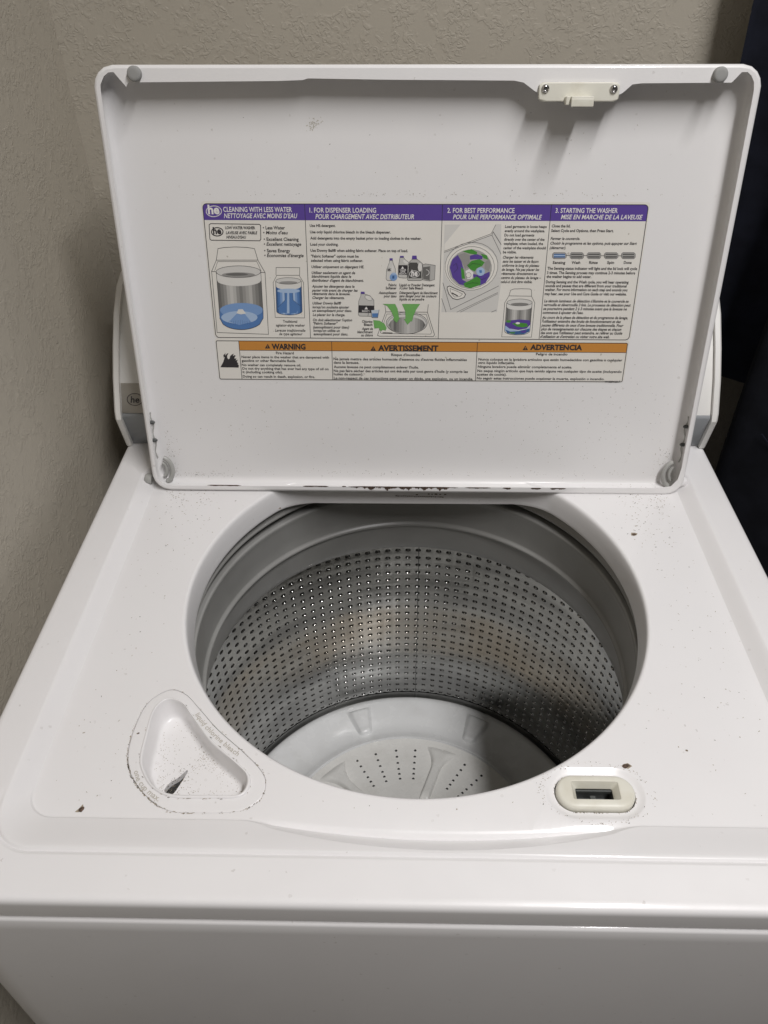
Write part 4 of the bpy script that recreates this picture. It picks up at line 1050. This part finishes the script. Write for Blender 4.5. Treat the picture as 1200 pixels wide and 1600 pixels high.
# hinges in the two lower corners: boss on the deck, ring and two rivets in the lid
for s in (-1, 1):
    b = MB()
    x0 = s*.2885
    A_ = np.linspace(math.radians(-75), math.radians(80), 14)
    b.tube([(s*.2925-s*.0105*math.cos(a), .0165+.0150*math.sin(a), -.0150) for a in A_], .0028, 8)
    b.tube([(s*.2940-s*.0050*math.cos(a), .0160+.0085*math.sin(a), -.0165) for a in A_], .0022, 8)
    hg = b.build('hinge', M['clear'], lid, sharp=60)
    for v in (.052, .0735):
        b = MB(); b.tube([(s*.3005, v, -.0175), (s*.2972, v, -.0175), (s*.2958, v, -.0172)], [.0021, .0021, .0012], 10)
        b.build('rivet', M['dark'], hg, sharp=50)
    b = MB(); b.tube([(s*(.2990-.0012*math.sin(v_*292)), v_, -.0185) for v_ in np.linspace(.030, .085, 24)], .0008, 6)
    b.build('hinge_strap', M['clear'], hg)
    b = MB()
    b.tube([(s*.3030, .478, -.0030), (s*.3085, .478, -.0022), (s*.3110, .478, -.0018)], [.0060, .0060, .0045], 18)
    b.build('hinge_boss', M['clear'] if s < 0 else M['enamel'], washer, TOP, sharp=50)
# ---- stickers --------------------------------------------------------
INK = {}
def ink(k, c, r=.45):
    INK[k] = mat('print_'+k, c, r, spec=.35)
ink('K', (.035, .032, .035)); ink('W', (.78, .76, .74)); ink('L', (.76, .735, .68)); ink('u', (.105, .062, .30)); ink('o', (.56, .245, .05))
ink('b0', (.05, .12, .28)); ink('b1', (.09, .20, .44)); ink('b2', (.20, .33, .58)); ink('b3', (.38, .50, .68)); ink('b4', (.52, .58, .64))
ink('e0', (.08, .25, .06)); ink('e1', (.17, .42, .12)); ink('e2', (.07, .27, .045))
for i, g in enumerate((.03, .08, .15, .22, .30, .38, .46, .54, .63, .70)):
    ink('g%d' % i, (g, g*.98, g*.93))
M['sheet'] = mat('sticker_sheet', (.76, .735, .68), .38)
t = NT(M['sheet']); t.base(t.mix(t.math('MULTIPLY', specks(t, 260, .30, .06), .5), t.mix(t.step(t.noise(9, 4), .4, .75), (.77, .745, .69), (.73, .70, .64)), (.30, .26, .20)))

class Sheet:
    """a sticker lying on the lid's inner face; x right and y down in millimetres from its top left corner"""
    def __init__(s, name, x0, ytop, w, h, k, mw, mh, label):
        s.x0, s.y0, s.k, s.w, s.h = x0, ytop, k, mw, mh
        n = 60; A_ = np.linspace(0, 2*math.pi, n, endpoint=False)
        c = (x0+w/2, ytop-h/2)
        b = MB()
        l0 = ray_loop(lambda X, Y: sd_rrect(X, Y, c[0], c[1], w/2, h/2, .003), c, A_)
        l0 = ray_loop(lambda X, Y: sd_rrect(X, Y, c[0], c[1], w/2, h/2, .003), c, np.sort(np.concatenate([A_, [(math.atan2(a*h, b_*w) + q*.006) % (2*math.pi) for a in (-1, 1) for b_ in (-1, 1) for q in (-3, -2, -1, 0, 1, 2, 3)]])))
        b.add(with_z(l0, FZ+.0002), [tuple(range(len(l0)))])
        s.o = b.build(name, M['sheet'], washer, smooth=False)
        s.o.matrix_local = lid_m
        s.o["label"] = label
        s.pics = {}
    def p(s, x, y, lay):
        return (s.x0+x*s.k, s.y0-y*s.k, FZ+.00025+lay*.00003)
    def pic(s, n):
        if n not in s.pics: s.pics[n] = MB()
        return s.pics[n]                       # key 'name|3' makes a further object of that name
    def poly(s, n, col, lay, pts):
        ks = list(INK); q = [s.p(x, y, lay) for x, y in pts]
        area = sum(q[i-1][0]*q[i][1]-q[i][0]*q[i-1][1] for i in range(len(q)))
        s.pic(n).add(q if area > 0 else q[::-1], [tuple(range(len(q)))], ks.index(col))
    def line(s, n, col, lay, w, pts):
        for (ax, ay), (bx, by) in zip(pts[:-1], pts[1:]):
            dx, dy = bx-ax, by-ay; l = math.hypot(dx, dy)
            if l < 1e-6: continue
            nx, ny = -dy/l*w/2, dx/l*w/2; ex, ey = dx/l*w*.3, dy/l*w*.3
            s.poly(n, col, lay, [(ax-nx-ex, ay-ny-ey), (bx-nx+ex, by-ny+ey), (bx+nx+ex, by+ny+ey), (ax+nx-ex, ay+ny-ey)])
    def frame(s, n, x0, y0, x1, y1, w, r):
        pts = []
        for cx_, cy_, a0 in ((x1-r, y0+r, -90), (x1-r, y1-r, 0), (x0+r, y1-r, 90), (x0+r, y0+r, 180)):
            for a in range(0, 91, 18):
                pts.append((cx_+r*math.cos(math.radians(a0+a)), cy_+r*math.sin(math.radians(a0+a))))
        s.line(n, 'K', 2, w, pts+[pts[0]])
        return pts
    def finish(s):
        for n, b in s.pics.items():
            used = sorted(set(b.m)); rm = {k: i for i, k in enumerate(used)}; ks = list(INK)
            b.m = [rm[k] for k in b.m]
            b.build(n.split('|')[0], [INK[ks[k]] for k in used], s.o, smooth=False, weld=0)

SH = {'M': Sheet('instruction_sticker', -.2150-LX-.0015, .3035+.0025, .4410+.003, .1352+.0015, .441/438.5, 438.5, 132.5, "instruction sticker with purple heading band in English and French"),
      'W': Sheet('warning_sticker', -.2152-LX-.001, .1690, .4430, .0468, .4405/439., 439., 41.5, "fire hazard warning sticker with orange heading band in three languages")}
SH['M'].x0, SH['M'].y0 = -.2150-LX, .3035
SH['W'].x0, SH['W'].y0 = -.2152-LX, .1656
s = SH['M']
fr = s.frame('frame', 0, 0, 438.5, 133.6, .7, 4)
band = 15.2
hp = [(0, band)] + [p for p in fr if p[1] < 8 and p[0] < 200] + [p for p in fr if p[1] < 8 and p[0] > 200] + [(438.5, band)]
hp = [(0, band), (0, 4)] + sorted([p for p in fr if p[1] <= 4.01 and p[0] < 200], key=lambda p: p[0]) + sorted([p for p in fr if p[1] <= 4.01 and p[0] > 200], key=lambda p: p[0]) + [(438.5, band)]
s.poly('heading_band', 'u', 1, hp)
for x in (101.3, 237.2, 343.9):
    s.line('frame', 'K', 2, .55, [(x, 0), (x, 133.6)])
s = SH['W']
s.frame('frame', 0, 0, 439, 42.5, .7, 1.5)
s.poly('heading_band', 'o', 1, [(24.4, 0), (439, 0), (439, 10.2), (24.4, 10.2)])
s.line('frame', 'K', 2, .5, [(24.4, 10.2), (439, 10.2)])
for x in (24.4, 124.2, 279.9):
    s.line('frame', 'K', 2, .6, [(x, 0), (x, 42.5)])
for lab, pic, col, lay, w, enc in ART:
    v = [int(q)/10 for q in enc.split()]; pts = list(zip(v[0::2], v[1::2]))
    if pic == 'alert_symbol': pic += '|%d' % (sum(p[0] for p in pts)/len(pts)//25)
    if w: SH[lab].line(pic, col, lay, w*1.35, pts)
    else: SH[lab].poly(pic, col, lay, pts)

# lettering
def text_meshes(items):
    """items: (text, shear, weight) -> list of (vertices, faces, width, height of a capital)"""
    objs = []
    for tx, sh, wt in items:
        cu = bpy.data.curves.new('lettering', 'FONT'); cu.body = tx; cu.size = 1.0; cu.shear = sh
        cu.resolution_u = 2; cu.offset = wt; cu.fill_mode = 'FRONT'
        o = bpy.data.objects.new('lettering', cu); scene.collection.objects.link(o); objs.append(o)
    bpy.context.view_layer.update()
    dg = bpy.context.evaluated_depsgraph_get(); out = []
    for o in objs:
        me = o.evaluated_get(dg).to_mesh()
        V = np.array([tuple(v.co) for v in me.vertices]) if len(me.vertices) else np.zeros((0, 3))
        out.append((V, [tuple(p.vertices) for p in me.polygons]))
        o.evaluated_get(dg).to_mesh_clear()
    for o in objs:
        cu = o.data; bpy.data.objects.remove(o); bpy.data.curves.remove(cu)
    return out
CAP = .64
tm = text_meshes([(q[1], .22 if q[6] else 0, q[7]*(1.35 if q[7] < .03 else 1.2)) for q in TEXTS])
ks = list(INK)
for q, (V, F) in zip(TEXTS, tm):
    lab, tx, x0, yb, x1, cap, it, wt, col = q
    if not len(V): continue
    s = SH[lab]; xm, xM = V[:, 0].min(), V[:, 0].max()
    sx = (x1-x0)/max(1e-6, xM-xm); sy = cap/CAP
    pts = [s.p(x0+(v[0]-xm)*sx, yb-v[1]*sy, 5) for v in V]
    n = 'heading_lettering' if (col == 'W' or wt > .03) else 'lettering'
    if tx == 'he' and col == 'K': n = 'lettering'
    if n == 'heading_lettering': n += '|%g_%g' % (x0, yb)
    s.pic(n).add(pts, F, ks.index(col))
for s in SH.values():
    s.finish()

# lettering cast into the bleach tray, set letter by letter along its edge
def path_text(tx, path, height, side, name, m, parent, z, squeeze=.82):
    P_ = np.array(path, float); seg = np.r_[0, np.cumsum(np.hypot(*np.diff(P_, axis=0).T))]
    prev = text_meshes([(tx[:i], 0, 0) for i in range(1, len(tx)+1)])
    ch = text_meshes([(c, 0, 0.004) for c in tx])
    ends = [0.0]
    for i, (V, F) in enumerate(prev):
        ends.append(V[:, 0].max() if len(V) and tx[i] != ' ' else ends[-1]+.28)
    total = ends[-1]; b = MB(); k = seg[-1]/total
    for i, (V, F) in enumerate(ch):
        if not len(V): continue
        x0 = ends[i+1]-(V[:, 0].max()-0)                     # left edge of this glyph in the run
        mid = (x0+V[:, 0].max()/2+ends[i+1]-x0-V[:, 0].max()/2)
        cxm = (V[:, 0].min()+V[:, 0].max())/2; at = (x0+cxm)*k
        px_, py_ = np.interp(at, seg, P_[:, 0]), np.interp(at, seg, P_[:, 1])
        qx, qy = np.interp(at+.001, seg, P_[:, 0]), np.interp(at+.001, seg, P_[:, 1])
        ox, oy = np.interp(at-.001, seg, P_[:, 0]), np.interp(at-.001, seg, P_[:, 1])
        d = np.array((qx-ox, qy-oy)); d /= np.linalg.norm(d); nn = np.array((-d[1], d[0]))
        w = [np.array((px_, py_))+d*(v[0]-cxm)*k+nn*v[1]*height/CAP for v in V]
        b.add([(p[0], p[1], z) for p in w], F)
    return b.build(name, m, parent, smooth=False, weld=0)
path_text("liquid chlorine bleach", [(-.1885, .1606), (-.1785, .1484), (-.1668, .1375), (-.1556, .1284), (-.1458, .1212)], .0040, 1, 'cast_lettering', M['emboss'], tray, DZ+.0009)
path_text("one cup max.", [(-.2262, .1062), (-.2220, .0985), (-.2160, .0917), (-.2085, .0858), (-.2005, .0808)], .0040, 1, 'cast_lettering', M['emboss'], tray, DZ+.0009)
# emblem on the console strip
b = MB()
V, F = text_meshes([("he", .1, .02)])[0]
def on_strip(x, h): # h metres up the strip
    f = h/.0345
    return (x, .5345+.0183*f-.0022, .0508+.0292*f+.0012)
xm = V[:, 0].min(); w_ = V[:, 0].max()-xm
b.add([on_strip(-.3305+(v[0]-xm)/w_*.0105, .0122+v[1]*.0105) for v in V], F)
A_ = np.linspace(0, 2*math.pi, 28, endpoint=False)
b.loops([[on_strip(-.3252+q*.0096*math.cos(a), .0158+q*.0073*math.sin(a)) for a in A_] for q in (1, .9)])
b.build('emblem', INK['K'], console, smooth=False, weld=0)

# ---- wear ------------------------------------------------------------
def fleck(b, x, y, z, size, m=0, stretch=1.6, ang=None):
    n = random.randint(5, 7); a0 = random.uniform(0, 6.28) if ang is None else ang
    pts = []
    for i in range(n):
        a = 2*math.pi*i/n; r = size*random.uniform(.45, 1.0)
        px_, py_ = r*math.cos(a)*stretch, r*math.sin(a)/stretch
        pts.append((x+px_*math.cos(a0)-py_*math.sin(a0), y+px_*math.sin(a0)+py_*math.cos(a0), z))
    b.add(pts, [tuple(range(n))], m)
ZD = DZ+.00012
def on_deck(x, y):
    if math.hypot(x, y-CY) < .231 or abs(x) > .293 or not .076 < y < .49: return False
    if math.hypot((x-LC[0])/.042, (y-LC[1])/.025) < 1: return False
    d = np.array((x, y))-BC
    return np.hypot(*d) > np.interp(math.atan2(d[1], d[0]) % (2*math.pi), BA, rout)+.001
b = MB()
for cx_, cy_, sx, sy, n, sm in ((-.255, .43, .03, .03, 130, .0006), (.262, .42, .025, .035, 170, .0006), (-.26, .30, .02, .10, 60, .0005), (.27, .30, .02, .08, 70, .0005), (.25, .16, .04, .05, 60, .0005), (-.245, .12, .03, .05, 40, .0005), (0, .08, .12, .006, 25, .0004), (.265, .462, .02, .012, 110, .0006), (-.262, .462, .02, .012, 90, .0006)):
    for _ in range(n):
        x, y = random.gauss(cx_, sx), random.gauss(cy_, sy)
        if on_deck(x, y): fleck(b, x, y, ZD, sm*random.uniform(.4, 1.5)*(1.7 if random.random() < .05 else 1), random.choice((0, 1, 1)), random.uniform(1, 2.2))
for _ in range(150):                                   # crumbs round the lock
    a = random.uniform(0, 6.28); k = random.uniform(.99, 1.18)
    x, y = LC[0]+.0400*k*math.cos(a), LC[1]+.0235*k*math.sin(a)
    fleck(b, x, y, ZD, random.uniform(.0002, .0006), random.choice((0, 1, 1)))
for _ in range(60):
    a = random.uniform(0, 6.28)
    i = int(a/(2*math.pi)*NL) % NL; p = stad(.0012)[i]
    fleck(b, p[0], p[1], DZ-.0026, random.uniform(.0003, .0008), random.choice((0, 1)), 2)
def seam(rad, z, n, dens):
    for _ in range(n):
        i = random.randrange(NB); a = BA[i]
        if random.random() > dens(a): continue
        r = rad[i]+random.gauss(.0004, .0005); r2 = rad[(i+3) % NB]
        x, y = BC[0]+r*math.cos(a), BC[1]+r*math.sin(a)
        x2, y2 = BC[0]+r2*math.cos(BA[(i+3) % NB]), BC[1]+r2*math.sin(BA[(i+3) % NB])
        fleck(b, x, y, z, random.uniform(.0003, .0008), random.choice((0, 1, 1)), 2.0, math.atan2(y2-y, x2-x))
seam(rout, DZ+.0002, 620, lambda a: .05+.75*max(0, math.cos(a-4.0))**2+.35*max(0, math.cos(a-3.1))**4+.45*max(0, math.cos(a-5.75))**6)
seam(rr(.14), DZ+.0012, 260, lambda a: .15+.3*max(0, math.cos(a-5.4))**2)
b.m = [q if q == 0 and random.random() < .6 else 1 for q in b.m]
d_ = b.build('deck_grime', [M['grime'], M['grime2']], washer, TOP, smooth=False, weld=0); d_["kind"] = "stuff"
b = MB()
for _ in range(1100):                                   # powdery residue in the tray
    k = random.random()**.5*.84; i = random.randrange(NB)
    p = BC+(bl(rin)[i]-BC)*k
    if np.hypot(*(p-np.array((-.196, .109)))) < .008 and random.random() < .8: continue
    edge = k/.84
    if random.random() > .25+.6*edge**3: continue
    z = -.0309 if k < .78 else -.0309+(k-.78)/.06*.0010
    fleck(b, p[0], p[1], z, random.uniform(.00015, .0005), random.choice((1, 1, 1, 1, 1, 0)), 1.4)
for _ in range(140):
    f = random.gauss(0, 1); fleck(b, -.196+f*.008+random.gauss(0, .004), .109+f*.012+random.gauss(0, .004), -.03085, random.uniform(.0002, .0006), random.choice((0, 1)))
d_ = b.build('tray_grime', [M['grime'], M['grime2']], tray, smooth=False, weld=0); d_["kind"] = "stuff"
for x, y, sz, an in ((.2353, .3969, .0034, .3), (.1664, .1175, .0036, 0), (-.2586, .0736, .0036, .8), (-.150, .437, .0016, .2), (.219, .1325, .0012, 0), (-.232, .142, .0014, .4)):
    b = MB(); fleck(b, x, y, DZ+.00015, sz*1.25, 0, 1.25, an); fleck(b, x+.0002, y, DZ+.0002, sz*.9, 1, 1.3, an)
    b.build('paint_chip', [M['grime2'], M['rust']], washer, TOP, smooth=False, weld=0)
# lid dirt: specks on the inner face, rust on the lower rim
b = MB()
for cx_, cy_, sx, sy, n in ((.18, .07, .07, .035, 260), (.0, .07, .13, .03, 90), (-.2, .08, .05, .03, 80), (-.12, .25, .10, .08, 60), (.1, .33, .12, .03, 60), (0, .011, .16, .002, 130), (-.285, .03, .006, .02, 160), (.285, .03, .008, .015, 110), (-.255, .006, .02, .003, 120), (-.0, .3125, .12, .0012, 120)):
    for _ in range(n):
        x, y = random.gauss(cx_, sx), random.gauss(cy_, sy)
        if abs(x) > .288 or not .004 < y < .40 or (abs(x) < .225 and .118 < y < .309): continue
        fleck(b, x, y, FZ+.00015+max(0, .0085-y)*.12, random.uniform(.00015, .0006), random.choice((0, 1, 1)), random.uniform(1, 2.4))
for _ in range(40):
    x, y = random.gauss(-.104, .004), random.gauss(.3745, .0028)
    fleck(b, x, y, FZ+.00015, random.uniform(.0004, .0010), 2, 1.4)
d_ = b.build('lid_grime', [M['grime'], M['grime2'], M['grime3']], lid, smooth=False, weld=0); d_["kind"] = "stuff"
def ragged(x0, x1, y0, amp, z, name):
    b = MB(); n = max(6, int((x1-x0)/.0008)); up, dn = [], []
    for i in range(n+1):
        f = i/n; e = min(1, f*8, (1-f)*8); x = x0+(x1-x0)*f
        up.append((x, y0+.0006*e, z)); dn.append((x, y0-(.0004+amp*max(0, .35+.3*math.sin(x*310+x0*900)+.25*math.sin(x*733+1)+.22*random.uniform(-1, 1)))*e-.0001, z))
    b.loops([up, dn], closed=False)
    b.build(name, M['rust'], lid, smooth=False, weld=0)
for x0, x1, amp in ((-.085, -.080, .001), (-.078, .048, .0042), (.055, .085, .0008), (.098, .108, .0018), (.130, .142, .0016), (.152, .170, .0018), (-.24, -.20, .0006), (-.13, -.10, .0007)):
    ragged(x0, x1, .0042, amp, .00018, 'rust_patch')
b = MB()                                               # scuffs on the wall behind the opening
for k in range(26):
    x = -.020+k*.0022; b.box((x, .4846, -.0315-.0012*k/26+random.uniform(-.0003, .0003)), (.0017, .0004, random.uniform(.0005, .0011)))
for k in range(9):
    x = .004+random.random()*.034; b.box((x, .4850, -.0292+random.uniform(-.0006, .0006)), (random.uniform(.0008, .003), .0004, random.uniform(.0006, .0014)))
d_ = b.build('scuff_marks', M['grime'], washer, TOP, smooth=False, weld=0); d_["kind"] = "stuff"

# ---- dark clothes hanging at the right -------------------------------
def cloth_mat(name, col):
    m = mat(name, col, .9, spec=.2); t = NT(m)
    t.base(t.mix(t.step(t.noise(35, 4), .3, .7), col, tuple(c*.6 for c in col)))
    w = t.n("ShaderNodeTexWave"); w.inputs["Scale"].default_value = 700; t.link(t.mapping((1, 1, .6), (0, .8, 0)), w.inputs["Vector"])
    t.bump(w.outputs["Fac"], .0003, .4); return m
M['navy'] = cloth_mat('navy_cotton', (.012, .014, .024))
M['denim'] = cloth_mat('dark_denim', (.010, .011, .016))
def hanging(name, x0, x1, y0, z0, z1, thick, folds, m, label, ph):
    b = MB(); nx, nz = 44, 40; front, back = [], []
    for j in range(nz+1):
        g = j/nz; z = z0+(z1-z0)*g; rf, rb = [], []
        for i in range(nx+1):
            f = i/nx; x = x0+(x1-x0)*f+.006*math.sin(9*g+ph)*(1-f)
            w = .020*math.sin(folds*f*6.28+ph+1.5*math.sin(2.2*g+ph))*(1-.45*g)+.006*math.sin(17*f+5*g)
            e = math.sqrt(max(0, 1-(2*f-1)**8))
            zz = z+.010*math.sin(7*f+ph)*(1-g)
            rf.append((x, y0-thick*e*.5+w*e, zz)); rb.append((x, y0+thick*e*.5+w*e, zz))
        front.append(rf+rb[::-1])
    b.loops(front, cap0=True, cap1=True)
    o = b.build(name, m, sharp=80, fixn=True)
    o["label"] = label; o["category"] = "clothes"; o["group"] = "dark clothes hanging beside the washer"
    return o
shirt = hanging('hanging_garment', .334, .80, .690, H+.015, H+1.25, .045, 2.2, M['navy'], "dark navy garment hanging against back wall, upper right corner", .6)
jeans = hanging('hanging_garment', .402, .85, .585, H-.62, H+1.20, .075, 1.3, M['denim'], "near-black garment with a curved seam hanging lower, beside the console's right end", 2.1)
b = MB(); b.tube([(.418, .553, H+.012), (.440, .546, H-.012), (.470, .540, H-.022), (.52, .540, H-.02)], .0012, 6); b.build('pocket_seam', M['navy'], jeans)
